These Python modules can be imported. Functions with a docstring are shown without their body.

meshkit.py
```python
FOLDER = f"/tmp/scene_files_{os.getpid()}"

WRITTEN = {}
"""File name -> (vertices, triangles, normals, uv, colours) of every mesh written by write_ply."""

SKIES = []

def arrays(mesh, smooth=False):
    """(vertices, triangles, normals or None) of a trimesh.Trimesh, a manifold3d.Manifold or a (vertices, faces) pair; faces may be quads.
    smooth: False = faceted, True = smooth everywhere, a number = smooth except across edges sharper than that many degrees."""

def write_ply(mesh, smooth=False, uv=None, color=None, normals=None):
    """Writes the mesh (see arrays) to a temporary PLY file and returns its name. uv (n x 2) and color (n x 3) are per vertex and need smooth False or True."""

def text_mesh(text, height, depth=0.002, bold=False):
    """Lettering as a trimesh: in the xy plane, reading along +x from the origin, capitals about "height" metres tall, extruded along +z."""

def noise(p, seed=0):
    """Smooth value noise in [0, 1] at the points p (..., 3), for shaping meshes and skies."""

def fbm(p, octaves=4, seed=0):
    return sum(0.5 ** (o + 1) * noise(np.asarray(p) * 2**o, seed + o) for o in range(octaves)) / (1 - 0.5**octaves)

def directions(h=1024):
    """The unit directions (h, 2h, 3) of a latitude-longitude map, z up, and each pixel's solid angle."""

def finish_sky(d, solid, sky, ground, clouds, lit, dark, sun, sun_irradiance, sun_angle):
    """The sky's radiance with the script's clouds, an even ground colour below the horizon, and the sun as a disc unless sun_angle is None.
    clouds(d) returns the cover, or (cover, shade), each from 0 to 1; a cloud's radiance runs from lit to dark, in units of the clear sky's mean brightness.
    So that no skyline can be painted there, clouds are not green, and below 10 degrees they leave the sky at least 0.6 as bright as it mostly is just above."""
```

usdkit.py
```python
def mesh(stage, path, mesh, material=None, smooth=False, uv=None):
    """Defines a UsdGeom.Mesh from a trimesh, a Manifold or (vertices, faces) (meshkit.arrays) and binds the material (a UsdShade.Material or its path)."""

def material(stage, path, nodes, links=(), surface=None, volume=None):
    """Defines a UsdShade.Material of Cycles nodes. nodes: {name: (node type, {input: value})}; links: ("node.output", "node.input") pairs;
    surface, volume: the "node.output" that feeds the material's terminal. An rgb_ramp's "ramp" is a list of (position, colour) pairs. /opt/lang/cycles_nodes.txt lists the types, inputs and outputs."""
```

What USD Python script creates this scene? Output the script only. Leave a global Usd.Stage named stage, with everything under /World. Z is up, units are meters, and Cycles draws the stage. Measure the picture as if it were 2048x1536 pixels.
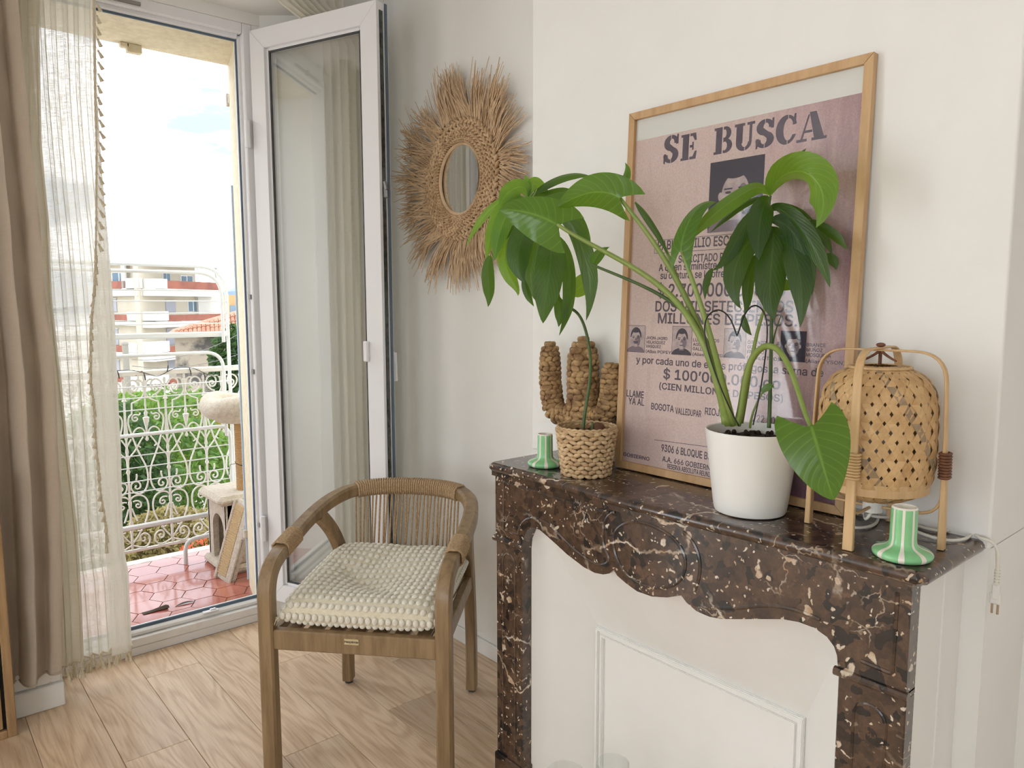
import math, random
import numpy as np
import trimesh
import shapely
from shapely.geometry import Polygon, LineString, Point, box as sbox
from shapely.ops import unary_union
from shapely import affinity
import meshkit, usdkit
from pxr import Usd, UsdGeom, UsdLux, UsdShade, Gf, Sdf, Vt

stage = Usd.Stage.CreateInMemory()
UsdGeom.SetStageUpAxis(stage, "Z")
UsdGeom.SetStageMetersPerUnit(stage, 1.0)
UsdGeom.Xform.Define(stage, "/World")
UsdGeom.Scope.Define(stage, "/World/Looks")
random.seed(7)
rng = np.random.default_rng(7)

# ------------------------------------------------------------ camera (x: towards the mantel wall, y: towards the window wall)
FPX, YAW, PITCH, ROLL, EYE = 1479.4, 40.41, 6.2056, -0.099, 1.40
EXPOSURE = 0.17


class Lens:
    def __init__(s):
        y, p, r = map(math.radians, (YAW, PITCH, ROLL))
        s.fw = np.array([math.sin(y) * math.cos(p), math.cos(y) * math.cos(p), -math.sin(p)])
        rt = np.array([math.cos(y), -math.sin(y), 0.0])
        up = np.cross(rt, s.fw)
        s.rt, s.up = rt * math.cos(r) + up * math.sin(r), up * math.cos(r) - rt * math.sin(r)
        s.o = np.array([0, 0, EYE])

    def ray(s, px, py):
        return s.fw + s.rt * (px - 1024) / FPX - s.up * (py - 768) / FPX

    def at(s, px, py, axis, value):
        """the point of the plane axis = value that the photograph shows at a pixel"""
        d = s.ray(px, py)
        return s.o + d * ((value - s.o[axis]) / d[axis])

    def deep(s, px, py, depth):
        return s.o + s.ray(px, py) * depth

    def proj(s, P):
        q = np.asarray(P, float) - s.o
        z = q @ s.fw
        return np.stack([1024 + FPX * (q @ s.rt) / z, 768 - FPX * (q @ s.up) / z, z], -1)


L = Lens()
cam = UsdGeom.Camera.Define(stage, "/World/camera")
cam.CreateHorizontalApertureAttr(36.0)
cam.CreateVerticalApertureAttr(27.0)
cam.CreateFocalLengthAttr(36.0 * FPX / 2048)
cam.CreateClippingRangeAttr(Gf.Vec2f(0.05, 2000))
cam.CreateExposureAttr(EXPOSURE)
cam.AddTransformOp().Set(Gf.Matrix4d(*L.rt, 0, *L.up, 0, *(-L.fw), 0, *L.o, 1))

# ------------------------------------------------------------ sky: bright overcast with thin bluish gaps
dome = UsdLux.DomeLight.Define(stage, "/World/sky_light")
dome.CreateIntensityAttr(1.0)
sky = usdkit.material(stage, "/World/Looks/overcast_sky", {
    "tc": ("texture_coordinate", {}),
    "mp": ("mapping", {"mapping_type": "point", "scale": (1.0, 1.0, 3.4), "location": (3.1, 0.4, 0.2)}),
    "n": ("noise_texture", {"scale": 4.2, "detail": 5.0, "roughness": 0.5}),
    "r": ("rgb_ramp", {"ramp": [(0.0, (0.62, 0.74, 0.92)), (0.43, (0.70, 0.82, 0.96)), (0.53, (1.80, 1.85, 1.92)), (1.0, (2.0, 2.03, 2.08))]}),
    "sx": ("separate_xyz", {}),
    "h": ("map_range", {"clamp": True, "from_min": 0.0, "from_max": 1.0, "to_min": 1.0, "to_max": 1.5}),
    "low": ("map_range", {"clamp": True, "from_min": -0.25, "from_max": 0.02, "to_min": 0.35, "to_max": 1.0}),
    "m": ("math", {"math_type": "multiply"}),
    "bg": ("background_shader", {"strength": 1.0}),
}, [("tc.generated", "mp.vector"), ("mp.vector", "n.vector"), ("n.fac", "r.fac"), ("tc.generated", "sx.vector"), ("sx.z", "h.value"), ("sx.z", "low.value"),
    ("h.result", "m.value1"), ("low.result", "m.value2"), ("r.color", "bg.color"), ("m.value", "bg.strength")], surface="bg.background")
UsdShade.MaterialBindingAPI.Apply(dome.GetPrim()).Bind(sky)

WINDOW_GLOW, REAR_FILL_GLOW = 6.4, 3.4


def rect_light(path, center, normal_rot, w, h, intensity, color):
    r = UsdLux.RectLight.Define(stage, path)
    r.CreateWidthAttr(w)
    r.CreateHeightAttr(h)
    r.CreateIntensityAttr(intensity)
    r.CreateColorAttr(Gf.Vec3f(*color))
    r.AddTranslateOp().Set(Gf.Vec3d(*center))
    r.AddRotateXYZOp().Set(Gf.Vec3f(*normal_rot))
    return r


# daylight entering by the second window of the window wall (left of the view), and an added fill light at an unseen rear window
rect_light("/World/window_daylight", (-2.175, 3.06, 1.31), (-90, 0, 0), 1.3, 2.35, WINDOW_GLOW, (0.89, 0.935, 1.0))
rect_light("/World/rear_window_daylight", (-2.98, -0.6, 1.5), (0, -90, 0), 1.7, 1.5, REAR_FILL_GLOW, (0.89, 0.94, 1.0))

# ------------------------------------------------------------ naming
taken = {}


def numbered(parent, name):
    k = taken.get((parent, name), 0)
    taken[(parent, name)] = k + 1
    return name if k == 0 else f"{name}_{k:03d}"


def pathof(p):
    return "/World" if p is None else (p if isinstance(p, str) else str(p.GetPath()))


def tag(prim, label=None, cat=None, group=None, kind=None):
    for k, v in (("label", label), ("category", cat), ("group", group), ("kind", kind)):
        if v:
            prim.SetCustomDataByKey(k, v)
    return prim


def thing(name, label=None, cat=None, group=None, kind=None, parent=None, loc=None, rotz=0.0):
    pp = pathof(parent)
    x = UsdGeom.Xform.Define(stage, pp + "/" + numbered(pp, name))
    if loc is not None:
        x.AddTranslateOp().Set(Gf.Vec3d(*map(float, loc)))
        x.AddRotateZOp().Set(float(rotz))
    return tag(x.GetPrim(), label, cat, group, kind)


def obj(name, mesh, mat, parent=None, label=None, cat=None, group=None, kind=None, smooth=False, uv=None):
    pp = pathof(parent)
    m = usdkit.mesh(stage, pp + "/" + numbered(pp, name), mesh, mat, smooth=smooth, uv=uv)
    return tag(m.GetPrim(), label, cat, group, kind)


# ------------------------------------------------------------ shapes
def join(ms):
    return trimesh.util.concatenate(list(ms))


def bx(x0, x1, y0, y1, z0, z1, c=0.0):
    x0, x1, y0, y1, z0, z1 = min(x0, x1), max(x0, x1), min(y0, y1), max(y0, y1), min(z0, z1), max(z0, z1)
    if c <= 0:
        m = trimesh.creation.box([x1 - x0, y1 - y0, z1 - z0])
        m.apply_translation([(x0 + x1) / 2, (y0 + y1) / 2, (z0 + z1) / 2])
        return m
    pts = []
    for x, sx in ((x0, 1), (x1, -1)):
        for y, sy in ((y0, 1), (y1, -1)):
            for z, sz in ((z0, 1), (z1, -1)):
                pts += [(x, y + sy * c, z + sz * c), (x + sx * c, y, z + sz * c), (x + sx * c, y + sy * c, z)]
    return trimesh.convex.convex_hull(np.array(pts))


def frames(path, up=None):
    P = np.asarray(path, float)
    T = np.gradient(P, axis=0)
    T /= np.maximum(np.linalg.norm(T, axis=1, keepdims=True), 1e-9)
    a = np.array([0, 0, 1.0]) if up is None else np.asarray(up, float)
    if up is None and abs(T[0] @ a) > 0.9:
        a = np.array([1.0, 0, 0])
    n = a - T[0] * (a @ T[0])
    n /= np.linalg.norm(n)
    Ns = []
    for t in T:
        if up is not None:
            m = np.asarray(up, float) - t * (np.asarray(up, float) @ t)
            n = m / np.linalg.norm(m) if np.linalg.norm(m) > 1e-3 else n
        else:
            n = n - t * (n @ t)
            n /= np.linalg.norm(n)
        Ns.append(n)
    Ns = np.array(Ns)
    return P, T, Ns, np.cross(T, Ns)


def sweep(path, prof, up=None, closed=False, cap=True):
    """prof: (k, 2) outline or (n, k, 2), one per point, in the frame (normal, binormal)"""
    P, T, N, B = frames(path, up)
    if closed:
        T = np.roll(P, -1, 0) - np.roll(P, 1, 0)
        T /= np.linalg.norm(T, axis=1, keepdims=True)
        u = np.asarray(up, float)
        N = u - T * (T @ u)[:, None]
        N /= np.linalg.norm(N, axis=1, keepdims=True)
        B = np.cross(T, N)
    prof = np.asarray(prof, float)
    if prof.ndim == 2:
        prof = np.repeat(prof[None], len(P), 0)
    n, k = prof.shape[:2]
    V = (P[:, None] + N[:, None] * prof[..., :1] + B[:, None] * prof[..., 1:]).reshape(-1, 3)
    F = []
    for i in range(n if closed else n - 1):
        a, b = i * k, ((i + 1) % n) * k
        for j in range(k):
            q = (j + 1) % k
            F += [(a + j, b + j, b + q), (a + j, b + q, a + q)]
    if cap and not closed:
        V = np.vstack([V, P[0], P[-1]])
        c0, c1 = n * k, n * k + 1
        for j in range(k):
            q = (j + 1) % k
            F += [(c0, j, q), (c1, (n - 1) * k + q, (n - 1) * k + j)]
    m = trimesh.Trimesh(V, F, process=False)
    m.invert()
    return m if volume_ok(m) else inv(m)


def volume_ok(m):
    return m.volume >= 0


def inv(m):
    m.invert()
    return m


def circle(r, k=8):
    a = np.arange(k) * 2 * np.pi / k
    return np.stack([np.cos(a) * r, np.sin(a) * r], 1)


def tube(path, r, k=8, up=None, closed=False):
    P = np.asarray(path, float)
    if np.ndim(r) == 0:
        return sweep(P, circle(r, k), up, closed)
    return sweep(P, np.stack([circle(x, k) for x in r]), up, closed)


def rrect(w, h, c):
    w, h = w / 2, h / 2
    return np.array([(w, -h + c), (w, h - c), (w - c, h), (-w + c, h), (-w, h - c), (-w, -h + c), (-w + c, -h), (w - c, -h)])


def lathe(prof, k=48, center=(0, 0, 0)):
    """prof: (r, z) outline from the axis at the bottom to the axis at the top"""
    prof = np.asarray(prof, float)
    m = trimesh.creation.revolve(prof, sections=k)
    m.apply_translation(center)
    return m


def spline(pts, n=24):
    P = np.asarray(pts, float)
    if len(P) == 2:
        return P[0] + (P[1] - P[0]) * np.linspace(0, 1, n)[:, None]
    from scipy.interpolate import CubicSpline
    d = np.r_[0, np.cumsum(np.linalg.norm(np.diff(P, axis=0), axis=1) ** 0.6)]
    return CubicSpline(d, P)(np.linspace(0, d[-1], n))


def fillet(pts, r, n=6):
    """a polyline with rounded corners"""
    P = [np.asarray(p, float) for p in pts]
    P = [P[0]] + [b for a, b in zip(P[:-1], P[1:]) if np.linalg.norm(b - a) > 1e-7]
    out = [P[0]]
    for i in range(1, len(P) - 1):
        a, b = P[i - 1] - P[i], P[i + 1] - P[i]
        la, lb = np.linalg.norm(a), np.linalg.norm(b)
        q = min(r, la * 0.49, lb * 0.49)
        A, Bq = P[i] + a / la * q, P[i] + b / lb * q
        for t in np.linspace(0, 1, n):
            out.append((1 - t) ** 2 * A + 2 * t * (1 - t) * P[i] + t * t * Bq)
    out.append(P[-1])
    return np.array(out)


def extrude(poly, h):
    gs = [g for g in getattr(poly, "geoms", [poly]) if g.geom_type == "Polygon" and g.area > 1e-12]
    return join(trimesh.creation.extrude_polygon(g, h, engine="earcut") for g in gs)


def place(m, O, U, V, N):
    """moves a mesh from its own x, y, z to the frame O + x U + y V + z N"""
    A = np.eye(4)
    A[:3, 0], A[:3, 1], A[:3, 2], A[:3, 3] = U, V, N, O
    m = m.copy()
    m.apply_transform(A)
    return m


def grid(P):
    """(n, m, 3) points as a sheet"""
    P = np.asarray(P, float)
    n, m = P.shape[:2]
    i, j = np.meshgrid(np.arange(n - 1), np.arange(m - 1), indexing="ij")
    a = (i * m + j).ravel()
    return trimesh.Trimesh(P.reshape(-1, 3), np.vstack([np.stack([a, a + 1, a + m + 1], 1), np.stack([a, a + m + 1, a + m], 1)]), process=False)


def ellipsoid(c, ax, sub=1):
    """ax: three half-axis vectors"""
    m = trimesh.creation.icosphere(sub, 1.0)
    return place(m, c, *ax)


def unit(v):
    v = np.asarray(v, float)
    return v / np.linalg.norm(v)


def S(r, g, b):
    """an sRGB colour (0 to 255) as linear"""
    x = np.array([r, g, b]) / 255.0
    return tuple(np.where(x < 0.04045, x / 12.92, ((x + 0.055) / 1.055) ** 2.4))


# ------------------------------------------------------------ materials
def mat(name, col, rough=0.5, col2=None, scale=8.0, stretch=(1, 1, 1), detail=4.0, lo=0.35, hi=0.65, bump=0.0, bscale=None, bstretch=None, bdist=0.002, metallic=0.0, coat=0.0,
        spec=0.5, sheen=0.0, translucent=None, tfac=0.4, clear=0.0, per_object=0.0, sss=0.0):
    nodes = {"p": ("principled_bsdf", {"base_color": col, "roughness": rough, "metallic": metallic, "coat_weight": coat, "coat_roughness": 0.12, "specular_ior_level": spec, "sheen_weight": sheen})}
    links, last = [], "p.BSDF"
    if col2 is not None or bump:
        nodes["tc"] = ("texture_coordinate", {})
        src = "tc.object"
        if per_object:
            nodes["oi"] = ("object_info", {})
            nodes["of"] = ("vector_math", {"math_type": "scale", "vector1": (7.3, 3.1, 5.7)})
            nodes["ad"] = ("vector_math", {"math_type": "add"})
            nodes["rs"] = ("math", {"math_type": "multiply", "value2": per_object})
            links += [("oi.random", "rs.value1"), ("rs.value", "of.scale"), ("of.vector", "ad.vector1"), ("tc.object", "ad.vector2")]
            src = "ad.vector"
    if col2 is not None:
        nodes["mp"] = ("mapping", {"mapping_type": "point", "scale": stretch})
        nodes["n"] = ("noise_texture", {"scale": scale, "detail": detail, "roughness": 0.6})
        nodes["r"] = ("rgb_ramp", {"ramp": [(0, col), (lo, col), (hi, col2), (1, col2)]})
        links += [(src, "mp.vector"), ("mp.vector", "n.vector"), ("n.fac", "r.fac"), ("r.color", "p.base_color")]
    if bump:
        nodes["mb"] = ("mapping", {"mapping_type": "point", "scale": bstretch or stretch})
        nodes["nb"] = ("noise_texture", {"scale": bscale or scale * 4, "detail": 3.0})
        nodes["b"] = ("bump", {"strength": bump, "distance": bdist})
        links += [(src, "mb.vector"), ("mb.vector", "nb.vector"), ("nb.fac", "b.height"), ("b.normal", "p.normal")]
    if translucent is not None:
        nodes["t"] = ("translucent_bsdf", {"color": translucent})
        nodes["mx"] = ("mix_closure", {"fac": tfac})
        links += [("p.BSDF", "mx.closure1"), ("t.BSDF", "mx.closure2")]
        last = "mx.closure"
    if clear:
        nodes["tr"] = ("transparent_bsdf", {})
        nodes["my"] = ("mix_closure", {"fac": clear})
        links += [(last, "my.closure1"), ("tr.BSDF", "my.closure2")]
        last = "my.closure"
    return usdkit.material(stage, "/World/Looks/" + name, nodes, links, surface=last)


def pane_mat(name, tint=(0.97, 0.985, 0.98), r0=0.04, rough=0.0):
    """a clear pane: see-through, with a reflection that grows towards grazing angles"""
    return usdkit.material(stage, "/World/Looks/" + name, {
        "w": ("layer_weight", {"blend": 0.5}), "q": ("math", {"math_type": "power", "value2": 5.0}), "f": ("math", {"math_type": "multiply_add", "value2": 1 - r0, "value3": r0}),
        "t": ("transparent_bsdf", {"color": tint}), "g": ("glossy_bsdf", {"color": (1, 1, 1), "roughness": rough}), "m": ("mix_closure", {})},
        [("w.facing", "q.value1"), ("q.value", "f.value1"), ("f.value", "m.fac"), ("t.BSDF", "m.closure1"), ("g.BSDF", "m.closure2")], surface="m.closure")


def wood_mat(name, light, dark, rough=0.45, scale=9.0, stretch=(6, 6, 0.5), per_object=3.0, coat=0.0):
    return mat(name, light, rough, dark, scale=scale, stretch=stretch, detail=6, lo=0.38, hi=0.68, bump=0.15, bscale=40, bdist=0.0008, per_object=per_object, coat=coat)


M = {}
M["wall"] = mat("white_wall_paint", S(240, 239, 235), 0.6, S(236, 235, 230), scale=3, bump=0.25, bscale=55, bdist=0.0016)
M["ceiling"] = mat("ceiling_paint", S(238, 236, 232), 0.7)
M["gloss_white"] = mat("white_gloss_paint", S(240, 239, 235), 0.38, bump=0.1, bscale=25, bdist=0.002, col2=S(236, 235, 230), scale=4)
M["pvc"] = mat("white_door_plastic", S(238, 238, 240), 0.28)
M["sill_white"] = mat("threshold_white", S(232, 230, 226), 0.4, S(214, 208, 198), scale=9, lo=0.55, hi=0.75)
M["gasket"] = mat("grey_rubber_gasket", S(92, 108, 124), 0.6)
M["dark_gasket"] = mat("dark_rubber_gasket", S(70, 72, 74), 0.6)
M["steel"] = mat("dull_steel", S(150, 150, 150), 0.35, metallic=0.9)
M["dark_steel"] = mat("lock_steel", S(92, 94, 92), 0.4, S(60, 62, 60), scale=40, metallic=0.7)
M["pane"] = pane_mat("door_glass", (0.985, 0.995, 0.99), 0.14)
M["picture_glass"] = pane_mat("picture_glass", (0.985, 0.985, 0.98), 0.022, 0.075)
M["thin_glass"] = pane_mat("thin_clear_glass", (0.95, 0.965, 0.965), 0.05)
M["stucco"] = mat("cream_stucco", S(232, 222, 196), 0.85, S(216, 204, 176), scale=30, bump=0.5, bscale=90, bdist=0.004)
M["blue_paint"] = mat("pale_blue_paint", S(186, 208, 236), 0.6)


def floor_mat():
    return usdkit.material(stage, "/World/Looks/oak_laminate", {
        "tc": ("texture_coordinate", {}), "oi": ("object_info", {}),
        "rs": ("math", {"math_type": "multiply", "value2": 9.0}), "of": ("vector_math", {"math_type": "scale", "vector1": (7.3, 3.1, 5.7)}), "ad": ("vector_math", {"math_type": "add"}),
        "mp": ("mapping", {"mapping_type": "point", "scale": (8.0, 1.0, 1.0)}), "mq": ("mapping", {"mapping_type": "point", "scale": (38.0, 1.5, 1.0)}),
        "n1": ("noise_texture", {"scale": 1.15, "detail": 1.5, "roughness": 0.45, "distortion": 0.5}),
        "mm": ("math", {"math_type": "multiply", "value2": 62.0}), "sn": ("math", {"math_type": "sine"}),
        "mr": ("map_range", {"clamp": True, "from_min": -1.0, "from_max": 1.0, "to_min": 0.0, "to_max": 1.0}),
        "n2": ("noise_texture", {"scale": 4.0, "detail": 5.0, "roughness": 0.65}),
        "n3": ("noise_texture", {"scale": 1.2, "detail": 2.0}),
        "r1": ("rgb_ramp", {"ramp": [(0, S(192, 158, 124)), (0.3, S(212, 182, 148)), (0.62, S(226, 200, 168)), (1, S(230, 206, 176))]}),
        "r2": ("rgb_ramp", {"ramp": [(0.25, S(164, 130, 100)), (0.5, S(218, 190, 158)), (0.8, S(234, 212, 182))]}),
        "r3": ("rgb_ramp", {"ramp": [(0.3, (0.8, 0.79, 0.78)), (0.65, (1.08, 1.08, 1.08))]}),
        "ma": ("mix", {"mix_type": "mix", "fac": 0.55}), "mt": ("mix", {"mix_type": "multiply", "fac": 1.0}),
        "b": ("bump", {"strength": 0.12, "distance": 0.001}),
        "p": ("principled_bsdf", {"roughness": 0.36, "specular_ior_level": 0.55}),
    }, [("oi.random", "rs.value1"), ("rs.value", "of.scale"), ("of.vector", "ad.vector1"), ("tc.object", "ad.vector2"), ("ad.vector", "mp.vector"), ("ad.vector", "mq.vector"),
        ("mp.vector", "n1.vector"), ("n1.fac", "mm.value1"), ("mm.value", "sn.value1"), ("sn.value", "mr.value"), ("mr.result", "r1.fac"),
        ("mq.vector", "n2.vector"), ("n2.fac", "r2.fac"), ("ad.vector", "n3.vector"), ("n3.fac", "r3.fac"), ("r1.color", "ma.color1"), ("r2.color", "ma.color2"),
        ("ma.color", "mt.color1"), ("r3.color", "mt.color2"), ("mt.color", "p.base_color"), ("n2.fac", "b.height"), ("b.normal", "p.normal")], surface="p.BSDF")


def marble_mat():
    n = {
        "tc": ("texture_coordinate", {}),
        "nd": ("noise_texture", {"scale": 7.0, "detail": 4.0, "roughness": 0.6}), "sc": ("vector_math", {"math_type": "scale", "scale": 0.09}), "ad": ("vector_math", {"math_type": "add"}),
        "ne": ("noise_texture", {"scale": 40.0, "detail": 4.0}), "se": ("vector_math", {"math_type": "scale", "scale": 0.03}), "ae": ("vector_math", {"math_type": "add"}),
        "v1": ("voronoi_texture", {"feature": "f1", "scale": 46.0}), "bw": ("rgb_to_bw", {}),
        "r1": ("rgb_ramp", {"ramp": [(0, S(26, 24, 25)), (0.22, S(28, 25, 25)), (0.30, S(62, 46, 37)), (0.6, S(76, 57, 44)), (1, S(92, 70, 54))]}),
        "n2": ("noise_texture", {"scale": 55.0, "detail": 6.0, "roughness": 0.7}), "r2": ("rgb_ramp", {"ramp": [(0.3, (0.55, 0.55, 0.55)), (0.7, (1.35, 1.3, 1.25))]}), "mu": ("mix", {"mix_type": "multiply", "fac": 1.0}),
        # pale flecks
        "vf": ("voronoi_texture", {"feature": "f1", "scale": 105.0}), "bf": ("rgb_to_bw", {}), "tf": ("map_range", {"clamp": True, "from_min": 0.75, "from_max": 0.78}), "df": ("map_range", {"clamp": True, "from_min": 0.42, "from_max": 0.34}), "mf": ("math", {"math_type": "multiply"}),
        "vg": ("voronoi_texture", {"feature": "f1", "scale": 27.0}), "bg": ("rgb_to_bw", {}), "tg": ("map_range", {"clamp": True, "from_min": 0.775, "from_max": 0.79}), "dg": ("map_range", {"clamp": True, "from_min": 0.30, "from_max": 0.24}), "mg": ("math", {"math_type": "multiply"}),
        # veins
        "vv": ("voronoi_texture", {"feature": "distance_to_edge", "scale": 4.6}), "tv": ("map_range", {"clamp": True, "from_min": 0.020, "from_max": 0.006}), "nm": ("noise_texture", {"scale": 5.0, "detail": 2.0}), "tm": ("map_range", {"clamp": True, "from_min": 0.52, "from_max": 0.62}), "mv": ("math", {"math_type": "multiply"}),
        "vw": ("voronoi_texture", {"feature": "distance_to_edge", "scale": 17.0}), "tw": ("map_range", {"clamp": True, "from_min": 0.03, "from_max": 0.01}), "nw": ("noise_texture", {"scale": 9.0, "detail": 2.0}), "tx": ("map_range", {"clamp": True, "from_min": 0.54, "from_max": 0.66, "to_max": 0.75}), "mw": ("math", {"math_type": "multiply"}),
        "m1": ("math", {"math_type": "maximum"}), "m2": ("math", {"math_type": "maximum"}), "m3": ("math", {"math_type": "maximum"}),
        "rc": ("rgb_ramp", {"ramp": [(0.3, S(176, 140, 104)), (0.55, S(206, 192, 172)), (0.8, S(222, 218, 212))]}),
        "mx": ("mix", {"mix_type": "mix"}),
        "p": ("principled_bsdf", {"roughness": 0.26, "specular_ior_level": 0.5, "coat_weight": 0.5, "coat_roughness": 0.14}),
    }
    l = [("tc.object", "nd.vector"), ("nd.color", "sc.vector1"), ("tc.object", "ad.vector1"), ("sc.vector", "ad.vector2"),
         ("tc.object", "ne.vector"), ("ne.color", "se.vector1"), ("ad.vector", "ae.vector1"), ("se.vector", "ae.vector2"),
         ("ae.vector", "v1.vector"), ("v1.color", "bw.color"), ("bw.val", "r1.fac"), ("tc.object", "n2.vector"), ("n2.fac", "r2.fac"), ("r1.color", "mu.color1"), ("r2.color", "mu.color2"),
         ("ae.vector", "vf.vector"), ("vf.color", "bf.color"), ("bf.val", "tf.value"), ("vf.distance", "df.value"), ("tf.result", "mf.value1"), ("df.result", "mf.value2"),
         ("ae.vector", "vg.vector"), ("vg.color", "bg.color"), ("bg.val", "tg.value"), ("vg.distance", "dg.value"), ("tg.result", "mg.value1"), ("dg.result", "mg.value2"),
         ("ae.vector", "vv.vector"), ("vv.distance", "tv.value"), ("tc.object", "nm.vector"), ("nm.fac", "tm.value"), ("tv.result", "mv.value1"), ("tm.result", "mv.value2"),
         ("ae.vector", "vw.vector"), ("vw.distance", "tw.value"), ("tc.object", "nw.vector"), ("nw.fac", "tx.value"), ("tw.result", "mw.value1"), ("tx.result", "mw.value2"),
         ("mf.value", "m1.value1"), ("mg.value", "m1.value2"), ("mv.value", "m2.value1"), ("mw.value", "m2.value2"), ("m1.value", "m3.value1"), ("m2.value", "m3.value2"),
         ("ne.fac", "rc.fac"), ("m3.value", "mx.fac"), ("mu.color", "mx.color1"), ("rc.color", "mx.color2"), ("mx.color", "p.base_color")]
    return usdkit.material(stage, "/World/Looks/brown_veined_marble", n, l, surface="p.BSDF")


M["oak"] = floor_mat()
M["marble"] = marble_mat()
# ============================================================ THE SETTING
XW, XA, YW, YO = 1.505, 1.755, 2.916, 3.53      # chimney breast, alcove wall, inner and outer face of the window wall
CEIL = 2.78
Y0, Y1 = 0.43, 1.675                            # chimney breast from right to left
ST = dict(kind="structure")

# floor: laminate planks running towards the window
floor = thing("floor", "pale oak laminate floor of long bevelled planks", "floor", **ST)
joint0 = {-2: 1.75, -1: 2.52, 0: 1.95, 1: 2.397, 2: 1.62, 3: 2.106, 4: 2.697, 5: 2.127, 6: 2.42, 7: 1.8}
obj("subfloor", bx(-3.0, XA, -2.6, YW + 0.22, -0.03, -0.009), M["gasket"], floor)
for k in range(-17, 8):
    xa = 0.281 + 0.193 * k
    xb = min(xa + 0.193, XA)
    if xa >= XA - 0.01:
        continue
    j = joint0.get(k, 0.3 + 1.29 * ((k * 0.37) % 1.0))
    cuts = sorted({-2.6, YW + 0.215} | {j + 1.29 * q for q in range(-5, 3) if -2.6 < j + 1.29 * q < YW + 0.2})
    for a, b in zip(cuts[:-1], cuts[1:]):
        c = 0.0012
        obj("plank", bx(xa + 0.0006, xb - 0.0006, a + 0.0006, b - 0.0006, -0.009, 0.0, c), M["oak"], floor)

# walls
wl = thing("wall_left", "white window wall with the tall door recess", "wall", **ST)
W0, W1 = -2.85, -1.5                             # second window, left of the view
for a in [(-3.1, W0, YW, YO, 0, CEIL), (W1, 0.40, YW, YO, 0, CEIL), (0.40, XA, YW, 3.19, 2.60, CEIL), (W0, W1, YW, YO, 0, 0.12), (W0, W1, YW, YO, 2.5, CEIL)]:
    obj("wall_section", bx(*a), M["wall"], wl)
sp = extrude(Polygon([(1.252, 3.19), (1.252, 3.128), (1.283, 3.123), (1.53, YW), (XA, YW), (XA, 3.19)]), 2.60)
obj("splay", sp, M["wall"], wl)
obj("soffit", bx(0.40, 1.6, YW - 0.001, 3.13, 2.588, 2.602, 0.003), M["gloss_white"], wl)
obj("lintel_board", bx(0.40, 1.29, 3.121, 3.19, 2.543, 2.590, 0.002), M["gloss_white"], wl)
wc = obj("wall_back", bx(XA, XA + 0.1, -2.6, 3.19, 0, CEIL), M["wall"], None, "white alcove wall behind the chair and mirror", "wall", **ST)
outline = [(XW, Y0), (XW, Y1), (XA + 0.02, Y1), (XA + 0.02, Y0)]
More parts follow.
